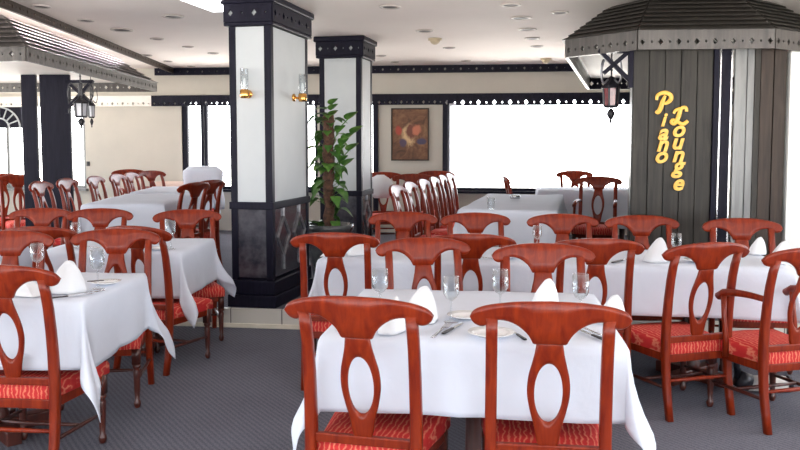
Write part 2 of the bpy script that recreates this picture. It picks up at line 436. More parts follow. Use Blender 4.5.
place_chair(-4, 260.5, -6, 'chair in the left foreground cut off by photo edge, red seat and back showing', G3, dist=3.36)
place_chair(12, 226.7, 180, 'chair facing us across the left front table, its far corner at the photo edge', G3, dist=4.72)
place_chair(36, 219, -6, 'brown chair with long crest behind the tall folded napkin on the left', G3, dist=4.96)
place_chair(117, 224, 186, 'bright orange-red chair facing us across the left front table', G3, dist=4.82)
place_chair(133, 219, -20, 'dark red chair turned to the right beside the second left table, red seat showing', G3, dist=5.0)
place_chair(43, 203, 180, 'brown chair facing us over the second left table, before the white-glinting crests', G3, dist=6.42)
place_chair(101, 204, 183, 'brown chair facing us over the second left table, middle of its far side', G3, dist=6.38)
place_chair(187, 204.5, 198, 'red-brown chair facing us at right end of the second left table near column', G3, dist=6.28)

# far left long table on the raised floor
for i, (px, d, dg, lb) in enumerate([
    (38, 7.9, -89, 'white-glinting chair nearest us in the far left row, in front of the dark pillars'),
    (64.5, 8.6, -91, 'white-glinting chair second from us in the far left row'),
    (93, 9.25, -90, 'white-glinting chair standing at the gap by the white strip of window'),
    (115, 9.9, -91, 'pale-glinting chair before the cream wall, next nearer than the red armchairs'),
    (129, 10.5, -90, 'pale-glinting chair farthest along the far left row, touching the red armchair')]):
    place_chair(px, 175, dg, lb, G4, UP, d)
place_chair(128, 166, -140, 'red armchair against the cream wall at the far end, left one of two', G4, UP, 11.8, True)
place_chair(150, 166, -118, 'red armchair against the cream wall at the far end, right one of two', G4, UP, 11.2, True)
place_chair(197, 182, 70, 'dark chair seen edge-on right of the far left table, the left one of two', G4, UP, 7.7)
place_chair(212, 181, 66, 'dark chair seen edge-on beside the tall column, behind another like it', G4, UP, 8.2)
place_chair(203, 170, 180, 'chair wrapped in a white cover in front of the left windows', G4, UP, 11.6)
place_chair(2, 170, -150, 'dark chair beside the far left window at photo edge', G4, UP, 10.0)
place_chair(17, 171, -140, 'dark chair beside the far left window, next to the dark pillar', G4, UP, 9.6)

# far middle row
for i, (px, d, dg, lb) in enumerate([
    (394, 7.2, -104, 'white-glinting chair nearest us in the row left of the far middle table'),
    (407, 7.8, -103, 'white-glinting chair second nearest us in the far middle row'),
    (421, 8.4, -103, 'white-glinting chair third from us in the far middle row'),
    (432, 8.95, -102, 'white-glinting chair fourth from us in the far middle row'),
    (440.5, 9.5, -101, 'white-glinting chair last but one from us in the far middle row'),
    (448, 10.05, -103, 'white-glinting chair farthest from us in the far middle row, by the curtain')]):
    place_chair(px, 175, dg, lb, G5, UP, d)
place_chair(383, 167.5, 184, 'dark red chair by the column with a crumpled white cloth over its back', G6, UP, 10.6)
place_chair(413, 172.5, 181, 'dark red chair under the painting, its crest below the frame', G6, UP, 9.95)
place_chair(436, 168, 176, 'dark red chair below the right edge of the painting', G6, UP, 11.1)
# by the big window
place_chair(574, 170, 184, 'armchair by the big window, the left and farther of two', G6, UP, 11.2, True)
place_chair(599, 176, 160, 'armchair by the big window, nearest the dark plank wall', G6, UP, 9.1, True)
place_chair(504, 176, -92, 'armchair seen exactly edge-on against the bright window', G6, UP, 9.3, True)

# ------------------------------------------------------------------ tables and cloths
def make_table(w, d, h, mtl='dark_leg'):
    t = empty('dining_table')
    build('tabletop', bm_box(-w/2 + .01, w/2 - .01, -d/2 + .01, d/2 - .01, h - .03, h - .004), mtl, t, bevel=.004)
    long_x = w >= d; span = max(w, d); n = 1 if span < 1.3 else (2 if span < 2.2 else 3)
    for k in range(n):
        c = 0 if n == 1 else -span / 2 + span * (k + .5) / n
        px, py = (c, 0) if long_x else (0, c)
        bm = bmesh.new(); lathe(bm, [(0, .06), (.05, .06), (.05, .10), (.035, .14), (.032, h - .16), (.045, h - .08), (.12, h - .035), (0, h - .03)], 16, (px, py, 0)); build('pedestal', bm, mtl, t, True)
        bm = bmesh.new(); r = min(.24, min(w, d) / 2 - .06)
        for a in (PI / 4, 3 * PI / 4): bar(bm, (px - r * math.cos(a), py - r * math.sin(a), .035), (px + r * math.cos(a), py + r * math.sin(a), .035), .07, .07)
        build('cross_foot', bm, mtl, t, bevel=.006)
    return t
def cloth_bm(w, d, L, seed, corner=.30, amp=.05, droop=.0):
    rnd = random.Random(seed); a, b = w / 2, d / 2
    ph = [rnd.uniform(0, 6.28) for _ in range(8)]
    def axis(h):
        n = max(8, int(h * 2 / .08)); top = [-h + 2 * h * i / n for i in range(n + 1)]
        k = 14; e = [L * (i / k) for i in range(1, k + 1)]
        return [-h - q for q in e[::-1]] + top + [h + q for q in e]
    U, V = axis(a), axis(b); bm = bmesh.new(); g = []
    for v in V:
        row = []
        for u in U:
            du, dv = max(abs(u) - a, 0), max(abs(v) - b, 0); su, sv = (1 if u > 0 else -1), (1 if v > 0 else -1)
            r = math.hypot(du, dv); bx, by = max(-a, min(a, u)), max(-b, min(b, v))
            if r < 1e-6:
                ed = min(a - abs(u), b - abs(v)); z = -.003 * math.exp(-ed / .02) + .0025 * math.sin(7 * u + ph[0]) * math.sin(6 * v + ph[1])
                z += .0015 * math.sin(17 * u + 9 * v + ph[2])
                row.append(bm.verts.new((bx, by, z))); continue
            f = math.atan2(dv, du); cf = abs(math.sin(2 * f)) ** 1.15
            s = by * 1.0 if du > dv else bx
            wv = math.sin(11 * s + ph[3] + sv + su * 2) * .6 + math.sin(23 * s + ph[4] + su) * .3 + math.sin(5 * s + ph[5] - sv) * .5
            t = r / L
            out = .010 * (1 - math.exp(-r / .012)) + r * (.045 + amp * wv * min(1, t) * (1 - cf)) + cf * r * corner * min(1, t)
            if cf > .02: out += r * .10 * math.sin(6 * f + ph[6]) * cf * min(1, t)
            out = max(out, .006)
            zz = -math.sqrt(max(r * r - min(out, r * .9) ** 2, 1e-6))
            zz *= (1 + droop * cf) * 1; zz *= 1 + .02 * math.sin(3 * s + ph[7])
            row.append(bm.verts.new((bx + out * math.cos(f) * su, by + out * math.sin(f) * sv, zz - .003)))
        g.append(row)
    for i in range(len(V) - 1):
        for j in range(len(U) - 1): bm.faces.new((g[i][j], g[i][j + 1], g[i + 1][j + 1], g[i + 1][j]))
    return bm
TS = []
def table_set(name, x, y, deg, w, d, tl, cl, fl=0, L=.25, seed=1, corner=.3, mtl='linen', h=.75, droop=0, amp=.05):
    t = make_table(w, d, h); t.location = (x, y, fl); t.rotation_euler = (0, 0, R(deg)); tag(t, tl, 'table', 'cloth-covered dining tables')
    c = build('tablecloth', cloth_bm(w, d, L, seed, corner, amp, droop), mtl, None, True)
    c.location = (x, y, fl + h + .006); c.rotation_euler = (0, 0, R(deg))
    md = c.modifiers.new('thickness', 'SOLIDIFY'); md.thickness = .0025; md.offset = 1
    tag(c, cl, 'tablecloth', 'white tablecloths')
    TS.append((x, y, R(deg), fl + h + .010)); return t
def corner_place(cx, cy, deg, w, d):
    """centre of a w x d table whose near-left corner is (cx, cy)"""
    a = R(deg); return cx + w/2 * math.cos(a) - d/2 * math.sin(a), cy + w/2 * math.sin(a) + d/2 * math.cos(a)
T1 = corner_place(-.29, 2.89, -7, 1.09, .98)
table_set('t', *T1, -7, 1.09, .98, 'square table under white cloth in the foreground, two chair backs before it', 'white cloth over the foreground table, hanging low at right', L=.275, seed=3, corner=.34, droop=.2, amp=.055)
T2 = corner_place(-.50, 4.86, -8, 2.75, .74)
table_set('t', *T2, -8, 2.75, .74, 'long middle table across the room behind the foreground table', 'long white cloth over the middle table, hanging in front to knee height', L=.29, seed=5, amp=.035)
T3 = (-1.41 - .62, 3.55 + .41)
table_set('t', *T3, -2, 1.24, .80, 'table at left front with a pointed drooping cloth corner', 'white cloth with a pointed corner drooping to the carpet at left front', L=.31, seed=11, corner=.36, droop=.28)
T4 = (-1.42 - .47, 5.23 + .38)
table_set('t', *T4, -3, .94, .76, 'second left table beside the tiled step, reached by the turned chair', 'white cloth on the second left table, two corners hanging near the step', L=.31, seed=14, corner=.32, droop=.18)
T4b = (-2.68 - .47, 5.30 + .38)
table_set('t', *T4b, -3, .94, .76, 'left table farther out, behind the left foreground chairs', 'white cloth on the left table behind the folded napkin', L=.28, seed=15)
T5 = corner_place(.50, 6.80, -12.7, .82, 2.25)
table_set('t', *T5, -12.7, .82, 2.25, 'long far middle table on the raised floor, running towards the window', 'long white cloth on the far middle table running towards the window', UP, .3, 21)
table_set('t', 2.44, 10.04, -8, 1.40, .78, 'table before the big window with a long pale cloth', 'long pale cloth hanging from the table before the big window', UP, .45, 25, .2)
for k, (x, y, tl, cl) in enumerate([
    (-2.64, 8.2, 'far left table, nearer half, beside the dark edge-on chairs', 'white cloth on nearer half of the far left table'),
    (-2.82, 9.95, 'far left table, farther half, before the red armchairs', 'white cloth on farther half of the far left table')]):
    table_set('t', x, y, 5, .74, 1.6 - .3 * k, tl, cl, UP, .28, 30 + k)
table_set('t', -3.42, 11.98, -6, .5, .3, 'small side table by the cream wall under a peach cloth', 'peach cloth on the small side table by the cream wall', UP, .4, 40, .2, 'peach_linen')

# ------------------------------------------------------------------ things on the tables
def on(T, px, py):
    """place on table top T along the sight line"""
    return (*spot(px, py, T), T)
def napkin_bm():
    """a linen square wrapped into a standing cone with an overlapping flap"""
    bm = bmesh.new(); n, m = 44, 9; g = []
    for i in range(n + 1):
        th = -.5 + 2 * PI * 1.22 * i / n; row = []
        H = .138 * (.82 + .18 * math.cos(th + 1.45)) - (.05 * max(0, (i - n * .82) / (n * .18)))
        for j in range(m + 1):
            u = j / m; k = (1 - .86 * u ** 2.0) ** .62
            sp = 1 + .035 * i / n * 4 * (1 - .6 * u); rip = 1 + .07 * math.sin(5 * th + 1) * (1 - u)
            row.append(bm.verts.new(((.060 * k * sp * rip + .006) * math.cos(th) + .012 * u, (.040 * k * sp * rip + .005) * math.sin(th), H * u)))
        g.append(row)
    for i in range(n):
        for j in range(m): bm.faces.new((g[i][j], g[i + 1][j], g[i + 1][j + 1], g[i][j + 1]))
    return bm
def wedge_bm():
    bm = bmesh.new()
    v = [bm.verts.new(p) for p in ((-.11, -.05, 0), (.10, -.06, 0), (.13, .03, .004), (-.07, .06, 0), (-.005, .0, .075), (.01, .012, .074))]
    for f in ((0, 1, 4), (1, 2, 5, 4), (2, 3, 5), (3, 0, 4, 5), (0, 3, 2, 1)): bm.faces.new([v[i] for i in f])
    bmesh.ops.subdivide_edges(bm, edges=bm.edges[:], cuts=2, use_grid_fill=True); return bm
def make_glass(h=.19, r=.034):
    t = empty('wine_glass')
    bm = bmesh.new(); lathe(bm, [(.005, h * .47), (r * .62, h * .52), (r * .95, h * .62), (r, h * .74), (r * .9, h), (r * .9 - .0016, h), (r - .0018, h * .74), (r * .93, h * .62), (r * .58, h * .535), (0, h * .50)], 20)
    build('bowl', bm, 'drink_glass', t, True)
    bm = bmesh.new(); lathe(bm, [(0, 0), (r * .92, 0), (r * .92, .002), (.008, .007), (.0042, .02), (.0038, h * .40), (.0055, h * .47), (0, h * .475)], 16)
    build('stem', bm, 'drink_glass', t, True); return t
def plate_bm(r=.085):
    bm = bmesh.new(); lathe(bm, [(0, .003), (r * .6, .003), (r * .68, .007), (r, .016), (r, .018), (r * .67, .010), (r * .6, .006), (0, .006)], 28); return bm
def make_fork():
    t = empty('fork')
    bm = bmesh.new(); rings = []
    for y, w, z in ((-.10, .006, .004), (-.09, .0075, .004), (-.05, .0055, .005), (0, .0035, .008), (.03, .0035, .009)): rings.append([(-w, y, z - .0015), (w, y, z - .0015), (w, y, z + .0015), (-w, y, z + .0015)])
    loft(bm, rings); build('handle', bm, 'steel', t, True)
    bm = bmesh.new(); rings = []
    for y, w, z in ((.03, .0035, .009), (.042, .011, .007), (.055, .0125, .006)): rings.append([(-w, y, z - .001), (w, y, z - .001), (w, y, z + .001), (-w, y, z + .001)])
    loft(bm, rings)
    for k in range(4):
        x = -.0105 + .007 * k; bar(bm, (x, .054, .006), (x, .095, .010), .0032, .0018)
    build('head', bm, 'steel', t); return t
def make_knife():
    t = empty('table_knife')
    bm = bmesh.new(); rings = []
    for y, w in ((-.11, .006), (-.10, .0085), (-.03, .0065), (.0, .006)): rings.append([(-w, y, .0015), (w, y, .0015), (w, y, .0075), (-w, y, .0075)])
    loft(bm, rings); build('handle', bm, 'blackmetal', t, bevel=.001)
    bm = bmesh.new(); rings = []
    for y, a, b in ((0, -.005, .005), (.06, -.006, .009), (.10, -.006, .008), (.12, -.006, -.003)): rings.append([(a, y, .0035), (b, y, .0035), (b, y, .005), (a, y, .005)])
    loft(bm, rings); build('blade', bm, 'steel', t); return t
PROTO = {}
def solid(o):
    md = o.modifiers.new('thickness', 'SOLIDIFY'); md.thickness = .003; md.offset = 0; return o
def put(kind, T, px, py, rz, label, group, scale=1):
    if kind not in PROTO:
        o = {'napkin': lambda: solid(build('napkin', napkin_bm(), 'napkin_linen', None, True)), 'folded_napkin': lambda: build('folded_napkin', wedge_bm(), 'napkin_linen'),
             'wine_glass': make_glass, 'side_plate': lambda: build('side_plate', plate_bm(), 'porcelain', None, True), 'fork': make_fork, 'table_knife': make_knife}[kind]()
        kids(o); PROTO[kind] = o
    else: o = copy_tree(PROTO[kind])
    o.location = on(T, px, py); o.rotation_euler = (0, 0, R(rz)); o.scale = (scale,) * 3
    cat = {'napkin': 'napkin', 'folded_napkin': 'napkin', 'wine_glass': 'glass', 'side_plate': 'plate', 'fork': 'fork', 'table_knife': 'knife'}[kind]
    return tag(o, label, cat, group)
H0 = .762
# nearest table
put('napkin', H0, 419, 322, 25, 'tall white napkin standing between the two foreground chair crests', 'standing napkins', 1.05)
put('napkin', H0, 391, 331, 70, 'white standing napkin seen through the left foreground chair back', 'standing napkins', .95)
put('napkin', H0, 545, 303, 10, 'white standing napkin peeking over the right foreground crest', 'standing napkins', .8)
put('napkin', H0, 611, 322, 10, 'white napkin at right side of the nearest table, behind the crest', 'standing napkins', .8)
put('wine_glass', H0, 451, 322, 0, 'wine glass beside the tall napkin, between the two foreground chairs', 'wine glasses', .95)
put('wine_glass', H0, 380, 315, 0, 'wine glass behind the left foreground crest, left of the tall napkin', 'wine glasses')
put('wine_glass', H0, 500, 316, 0, 'wine glass behind left part of the right foreground crest', 'wine glasses')
put('wine_glass', H0, 580, 322, 0, 'wine glass behind right part of the right foreground crest', 'wine glasses')
put('side_plate', H0, 491, 336, 0, 'small white plate left of the right foreground chair splat', 'side plates')
put('side_plate', H0, 466, 318, 0, 'small white plate just right of the wine glass and tall napkin', 'side plates', .9)
put('fork', H0, 441, 332, -20, 'steel fork lying by the right lobe of the left foreground chair', 'forks', 1.05)
put('table_knife', H0, 453, 329, -26, 'dark-handled knife lying beside the fork between the foreground chairs', 'table knives', .9)
put('table_knife', H0, 517, 335, 12, 'dark-handled knife beside the small plate, seen through the right chair arch', 'table knives', .8)
put('table_knife', H0, 592, 336, 20, 'dark-handled knife seen through right arch of the right foreground chair', 'table knives', 1.0)
put('fork', H0, 584, 330, 24, 'fork beside the knife in the right arch of the right foreground chair', 'forks')
# middle table
put('napkin', H0, 357, 255, 30, 'white napkin seen through the chair back at left end of the middle table', 'standing napkins', .95)
put('napkin', H0, 656, 261.5, 8, 'tall white napkin standing between the dark chair and the whole angled chair', 'standing napkins', 1.05)
put('napkin', H0, 757, 254, 8, 'small white napkin showing between the two angled chair crests', 'standing napkins', .8)
put('napkin', H0, 780, 263, 8, 'white napkin seen through the right edge armchair back', 'standing napkins', .95)
put('folded_napkin', H0, 331, 255.5, 15, 'low folded white napkin left of the one seen through the left chair', 'folded napkins', .7)
put('wine_glass', H0, 676, 262, 0, 'wine glass just left of the whole angled chair crest', 'wine glasses', .9)
put('wine_glass', H0, 537, 252, 0, 'wine glass on the middle table between dark red and orange crests', 'wine glasses', .9)
put('fork', H0, 486, 259, 60, 'fork on the middle table right of the dark red splat', 'forks', 1.1)
put('table_knife', H0, 622, 261, -40, 'dark knife on the middle table under the dark brown crest', 'table knives', 1.2)
put('side_plate', H0, 505, 258, 0, 'small white plate on the middle table behind the orange chair', 'side plates')
put('side_plate', H0, 699, 262, 0, 'small white plate behind the whole angled chair crest', 'side plates')
# left front table
put('napkin', H0, 67, 292, 10, 'tall white napkin standing on the left front table beside a wine glass', 'standing napkins', 1.1)
put('folded_napkin', H0, 24, 294, -15, 'flat folded white napkin lying near edge of the left front table', 'folded napkins', 1.0)
put('wine_glass', H0, 98, 289, 0, 'wine glass right of the tall napkin on the left front table', 'wine glasses', 1.0)
put('wine_glass', H0, 38, 280, 0, 'wine glass left of the tall napkin, behind the left foreground crest', 'wine glasses', 1.0)
put('side_plate', H0, 106, 284, 0, 'small white plate near right end of the left front table', 'side plates', .85)
put('table_knife', H0, 68, 297, -52, 'dark-handled knife lying in front of the tall left napkin', 'table knives', 1.0)
put('fork', H0, 86, 294, -50, 'fork lying below the wine glass on the left front table', 'forks', .9)
put('table_knife', H0, 104, 285, -70, 'knife resting across the small plate at left', 'table knives', .7).location.z += .02
# second left tables
put('wine_glass', H0, 171, 249, 0, 'wine glass near right end of the second left table', 'wine glasses', 1.0)
put('side_plate', H0, 158, 249.5, 0, 'small white plate left of the glass on the second left table', 'side plates', .8)
put('napkin', H0, 133, 249, 10, 'white napkin on the second left table behind the orange-red chair', 'standing napkins', .9)
put('wine_glass', H0, 76, 247.5, 0, 'wine glass between two chair crests on the farther left table', 'wine glasses', .9)
put('fork', H0, 86, 247.5, 70, 'fork beside the glass on the farther left table', 'forks', 1.1)
# far middle table: two tumblers and an ashtray
TT = UP + .762
t = empty('water_tumbler', on(TT, 491, 209)); bm = bmesh.new(); lathe(bm, [(0, 0), (.030, 0), (.036, .10), (.034, .10), (.028, .006), (0, .006)], 18)
build('body', bm, 'drink_glass', t, True); tag(t, 'clear tumbler on the far middle table above the darkest chair', 'glass')
bm = bmesh.new(); lathe(bm, [(0, 0), (.05, 0), (.055, .035), (.045, .035), (.04, .01), (0, .01)], 18)
o = build('ashtray', bm, 'steel', None, True); o.location = on(TT, 515, 198.5); tag(o, 'small silver ashtray at far end of the far middle table', 'ashtray')
# cloth bundle over the far chair, cover over the chair by the left windows
def bundle_bm(w, h, d, seed):
    rnd = random.Random(seed); p = [rnd.uniform(0, 6) for _ in range(4)]; bm = bmesh.new(); rings = []
    for i in range(9):
        u = i / 8; ring = []
        k = math.sin(PI * min(1, u * .9 + .1)) ** .5 if i < 8 else .25
        for j in range(24):
            a = 2 * PI * j / 24; f = 1 + .12 * math.sin(3 * a + p[0] + 3 * u) + .08 * math.sin(7 * a + p[1] - 2 * u)
            ring.append((w * k * f * math.cos(a), d * k * f * math.sin(a), h * u))
        rings.append(ring)
    loft(bm, rings); return bm
x, y = across(381, 10.35, 1.0), 10.37
o = build('cloth_bundle', bundle_bm(.17, .30, .09, 4), 'napkin_linen', None, True); o.location = (x, y - .02, UP + .62); tag(o, 'crumpled white cloth piled against the dark red chair by the column', 'cloth')
def cover_bm():
    bm = bmesh.new(); rings = []
    for i in range(10):
        u = i / 9; z = 1.0 - .62 * (1 - u); hw = .278 + .015 * math.sin(9 * u) + .03 * (1 - u)
        if u > .85: hw *= 1 - ((u - .85) / .15) ** 2 * .3
        ring = []
        for k in range(28):
            a = 2 * PI * k / 28; c, s = math.cos(a), math.sin(a)
            f = 1 + .05 * math.sin(6 * a + 1)
            sx = math.copysign(abs(c) ** .35, c)
            ring.append((sx * hw, -.075 + s * (.085 * f * (1 if u < .9 else .75)) - .05 * (u - .4), z))
        rings.append(ring)
    loft(bm, rings); return bm
o = build('chair_cover', cover_bm(), 'linen', None, True)
x = across(203, 11.6, .95 + UP); a = R(180)
o.location = (x - math.sin(a) * .095, 11.6 + math.cos(a) * .095, UP); o.rotation_euler = (0, 0, a)
tag(o, 'white cloth cover hiding the chair back before the left windows', 'cover')
# unidentified pale roll with a dark end under the right table
t = empty('pale_roll', (*spot(777, 393, .0), 0), R(20))
bm = bmesh.new(); tube(bm, [(-.16, .06, .06), (-.04, .02, .055), (.06, 0, .05)], [.045, .05, .045], 14); build('body', bm, 'roll_cloth', t, True)
bm = bmesh.new(); tube(bm, [(.06, 0, .05), (.085, -.008, .05), (.09, -.01, .05)], [.048, .05, .03], 14); build('cap', bm, 'blackmetal', t, True)
bm = bmesh.new(); tube(bm, [(-.22, .08, .09), (-.16, .06, .06)], [.05, .055], 12); tube(bm, [(-.22, .08, .09), (-.24, .085, .30)], [.02, .016], 10); build('dark_stub', bm, 'blackmetal', t, True)
tag(t, 'pale rounded roll with a dark round end lying under the right table', 'fitting')

# ------------------------------------------------------------------ pierced boards
def pierced(bm, p0, p1, z0, z1, th=.025, pitch=.075, big=.022, small=.009, zc=None):
    """board from p0 to p1 (plan points) with real diamond holes, alternately large and small"""
    p0, p1 = Vector((*p0, 0)), Vector((*p1, 0)); L = (p1 - p0).length; d = (p1 - p0) / L; nrm = Vector((-d.y, d.x, 0))
    n = max(2, round(L / pitch)); w = L / n; zc = zc if zc is not None else (z0 + z1) / 2
    for i in range(n):
        c = p0 + d * (w * (i + .5)); r = big if i % 2 == 0 else small
        def V(u, z, s): return bm.verts.new(Vector((0, 0, z)) + c + d * u + nrm * (s * th / 2))
        fr = []
        for s in (-1, 1):
            o = [V(-w/2, z0, s), V(w/2, z0, s), V(w/2, z1, s), V(-w/2, z1, s)]
            h = [V(0, zc - r * 1.25, s), V(r, zc, s), V(0, zc + r * 1.25, s), V(-r, zc, s)]
            bm.faces.new((o[0], o[1], h[1], h[0])); bm.faces.new((o[1], o[2], h[2], h[1])); bm.faces.new((o[2], o[3], h[3], h[2])); bm.faces.new((o[3], o[0], h[0], h[3]))
            fr.append((o, h))
        (o1, h1), (o2, h2) = fr
        for k in range(4): bm.faces.new((h1[k], h1[(k + 1) % 4], h2[(k + 1) % 4], h2[k]))
        bm.faces.new((o1[0], o1[1], o2[1], o2[0])); bm.faces.new((o1[3], o1[2], o2[2], o2[3]))
        if i == 0: bm.faces.new((o1[0], o1[3], o2[3], o2[0]))
        if i == n - 1: bm.faces.new((o1[1], o1[2], o2[2], o2[1]))
def roof_facet(bm, o0, o1, i0, i1, zb, zt, n, lip=.040, th=.026):
    """lapped boards from eave edge o0-o1 up to i0-i1"""
    o0, o1, i0, i1 = (Vector((*p, 0)) for p in (o0, o1, i0, i1))
    out = ((o0 + o1) - (i0 + i1)); out.normalize()
    for j in range(n):
        a, b = j / n, (j + 1) / n
        def P(t, side, dz=0, push=0): return (o0 if side == 0 else o1).lerp(i0 if side == 0 else i1, t) + Vector((0, 0, zb + (zt - zb) * t + dz)) + out * push
        v = [bm.verts.new(p) for p in (P(a, 0, 0, lip), P(a, 1, 0, lip), P(b, 1, .004, 0), P(b, 0, .004, 0), P(a, 0, 0, -th), P(a, 1, 0, -th), P(b, 1, .0, -th * 2), P(b, 0, .0, -th * 2))]
        for f in ((0, 1, 2, 3), (4, 7, 6, 5), (0, 4, 5, 1), (2, 6, 7, 3), (0, 3, 7, 4), (1, 5, 6, 2)): bm.faces.new([v[k] for k in f])
ZC = 2.62
# right kiosk canopy
zb = 2.15
P = [(2.36, 10.1), (1.33, 6.45), (1.74, 5.92), (2.70, 5.84), (3.40, 6.30), (4.2, 10.0)]
I = [(2.70, 9.75), (1.78, 6.80), (1.97, 6.36), (2.62, 6.30), (3.05, 6.62), (3.8, 9.7)]
kr = empty('kiosk_canopy', (0, 0, 0)); tag(kr, 'dark stepped wooden canopy above the plank wall at right', 'canopy')
for i in range(5):
    bm = bmesh.new(); pierced(bm, P[i], P[i + 1], zb, zb + .14, .03, .066, .019, .009, zb + .055); build('fascia', bm, 'grey_plank_lit', kr)
    bm = bmesh.new(); roof_facet(bm, P[i], P[i + 1], I[i], I[i + 1], zb + .14, ZC - .012, 8); build('roof_boards', bm, 'grey_plank', kr)
bm = bmesh.new(); pierced(bm, P[5], P[0], zb, zb + .14, .03, .075, .024, .010); build('fascia', bm, 'ebony', kr)
bm = bmesh.new()
def inset(poly, k):
    c = Vector((sum(p[0] for p in poly) / len(poly), sum(p[1] for p in poly) / len(poly))); return [tuple(c + (Vector(p) - c) * k) for p in poly]
poly_prism(bm, inset(P, .985), zb + .142, zb + .16); build('soffit', bm, 'soffit_paint', kr)
# brackets
def bracket(bm, c, out, zt, w=.24, h=.24, t=.035):
    c, out = Vector(c), Vector(out).normalized()
    def q(u, z): return (c.x + out.x * u, c.y + out.y * u, z)
    bar(bm, q(0, zt - .01), q(w, zt - .01), t, t); bar(bm, q(0, zt), q(0, zt - h - .05), t, t)
    bar(bm, q(0, zt - h), q(w, zt), t, t * .9); bar(bm, q(.0, zt), q(w * .85, zt - h * .75), t, t * .9)
bm = bmesh.new(); bracket(bm, (1.76, 6.16), (-.98, .12), zb + .03, .24, .24); build('bracket', bm, 'ebony', kr)
# kiosk walls
wl = Vector((1.775, 6.14)); wd = Vector((2.66 - 1.775, 6.065 - 6.14)).normalized(); wn = Vector((-wd.y, wd.x))
def planks(x0, x1, mtl, name, pw=.123, z0=UP, z1=zb + .10, parent=None, th=.03):
    bm = bmesh.new(); n = max(1, round((x1 - x0) / pw)); w = (x1 - x0) / n
    ang = math.atan2(wd.y, wd.x); mt = Matrix.Translation((wl.x, wl.y, 0)) @ Matrix.Rotation(ang, 4, 'Z')
    box(bm, x0, x1, .016, th, z0, z1, mt)
    for i in range(n):
        box(bm, x0 + i * w + .004, x0 + (i + 1) * w - .004, -.004 * (i % 2), .02, z0, z1, mt)
    return build(name, bm, mtl, parent)
o = planks(0, .592, 'grey_plank', 'wall_kiosk'); struct(o, 'dark grey-brown vertical plank wall carrying gold lettering')
o = planks(.937, 1.13, 'brown_plank', 'wall_kiosk_right', .10); struct(o, 'narrow brown plank wall between doorway and white wall')
ang = math.atan2(wd.y, wd.x); KM = Matrix.Translation((wl.x, wl.y, 0)) @ Matrix.Rotation(ang, 4, 'Z')
bm = bmesh.new()
for i in range(22):
    s = Matrix.Translation((wl.x + .012, wl.y + .03, 0)) @ Matrix.Rotation(R(74.5), 4, 'Z'); box(bm, i * .15 + .004, (i + 1) * .15 - .004, -.03, 0, UP, zb + .10, s)
o = build('wall_kiosk_left', bm, 'grey_plank'); struct(o, 'plank side wall of the lounge kiosk')
d1 = empty('door_1', (0, 0, 0)); struct(d1, 'half-open folding door of dark and pale leaves at right', 'door')
build('door_post', bm_box(.594, .629, -.02, .05, UP, zb + .08, mtx=KM), 'ebony', d1)
lf = build('door_leaf', bm_box(.655, .727, .02, .05, UP, zb + .08, mtx=KM), 'ebony', d1)
build('edge_strip', bm_box(.647, .655, .015, .055, UP, zb + .08, mtx=KM), 'steel', lf)
build('edge_strip', bm_box(.727, .737, .015, .055, UP, zb + .08, mtx=KM), 'steel', lf)
build('door_leaf', bm_box(.752, .836, .0, .03, UP, zb + .08, mtx=KM), 'pale_board', d1)
build('door_leaf', bm_box(.844, .892, .0, .03, UP, zb + .08, mtx=KM), 'pale_board', d1)
build('door_post', bm_box(.896, .933, -.01, .04, UP, zb + .08, mtx=KM), 'grey_plank', d1)
o = build('wall_right_front', bm_box(1.143, 3.9, -.03, .08, 0, zb - .003, mtx=KM), 'white_paint'); struct(o, 'plain white wall at the right edge')

# lettering
def letter(ch, px, py, size, bold=.024):
    cu = bpy.data.curves.new('letter', 'FONT'); cu.body = ch; cu.size = size; cu.shear = .28; cu.offset = bold * size; cu.extrude = .006; cu.bevel_depth = .0015
    cu.align_x = 'CENTER'; cu.resolution_u = 6
    tmp = bpy.data.objects.new('letter', cu); col.objects.link(tmp)
    dg = bpy.context.evaluated_depsgraph_get(); me = bpy.data.meshes.new_from_object(tmp.evaluated_get(dg))
    bpy.data.objects.remove(tmp); return me
sign = empty('lettering_sign', (0, 0, 0)); tag(sign, 'gold slanted letters reading Piano Lounge down the plank wall', 'sign')
def wallpt(px, py, y=6.09):
    t = (px - 400) / F
    yy = 6.1; z = 1.6
    for _ in range(6):
        x = across(px, yy, z); s = (x - wl.x) / wd.x; yy = wl.y + wd.y * s
        a = math.atan((py - Y0) / F) + PITCH; z = HC - yy * math.tan(a)
    return x, yy - .019, z
def put_letter(me, px, py):
    o = bpy.data.objects.new('letter', me); col.objects.link(o); o.parent = sign; me.materials.clear(); me.materials.append(M['gold_letter'])
    x, y, z = wallpt(px, py)
    zs = [v.co.y for v in me.vertices]; xs = [v.co.x for v in me.vertices]
    cx, cz = (max(xs) + min(xs)) / 2, (max(zs) + min(zs)) / 2
    for v in me.vertices: v.co.x -= cx; v.co.y -= cz
    o.location = (x, y, z); o.rotation_euler = (R(90), 0, ang); return o
for ch, px, py in [('i', 663.5, 120), ('a', 662.5, 134.5), ('n', 662, 146), ('o', 661, 157.5), ('o', 678.3, 131.5), ('u', 677.6, 144), ('n', 677.5, 156.5), ('g', 677.5, 170), ('e', 678, 184.8)]:
    put_letter(letter(ch, px, py, .165 if ch != 'i' else .14), px, py)
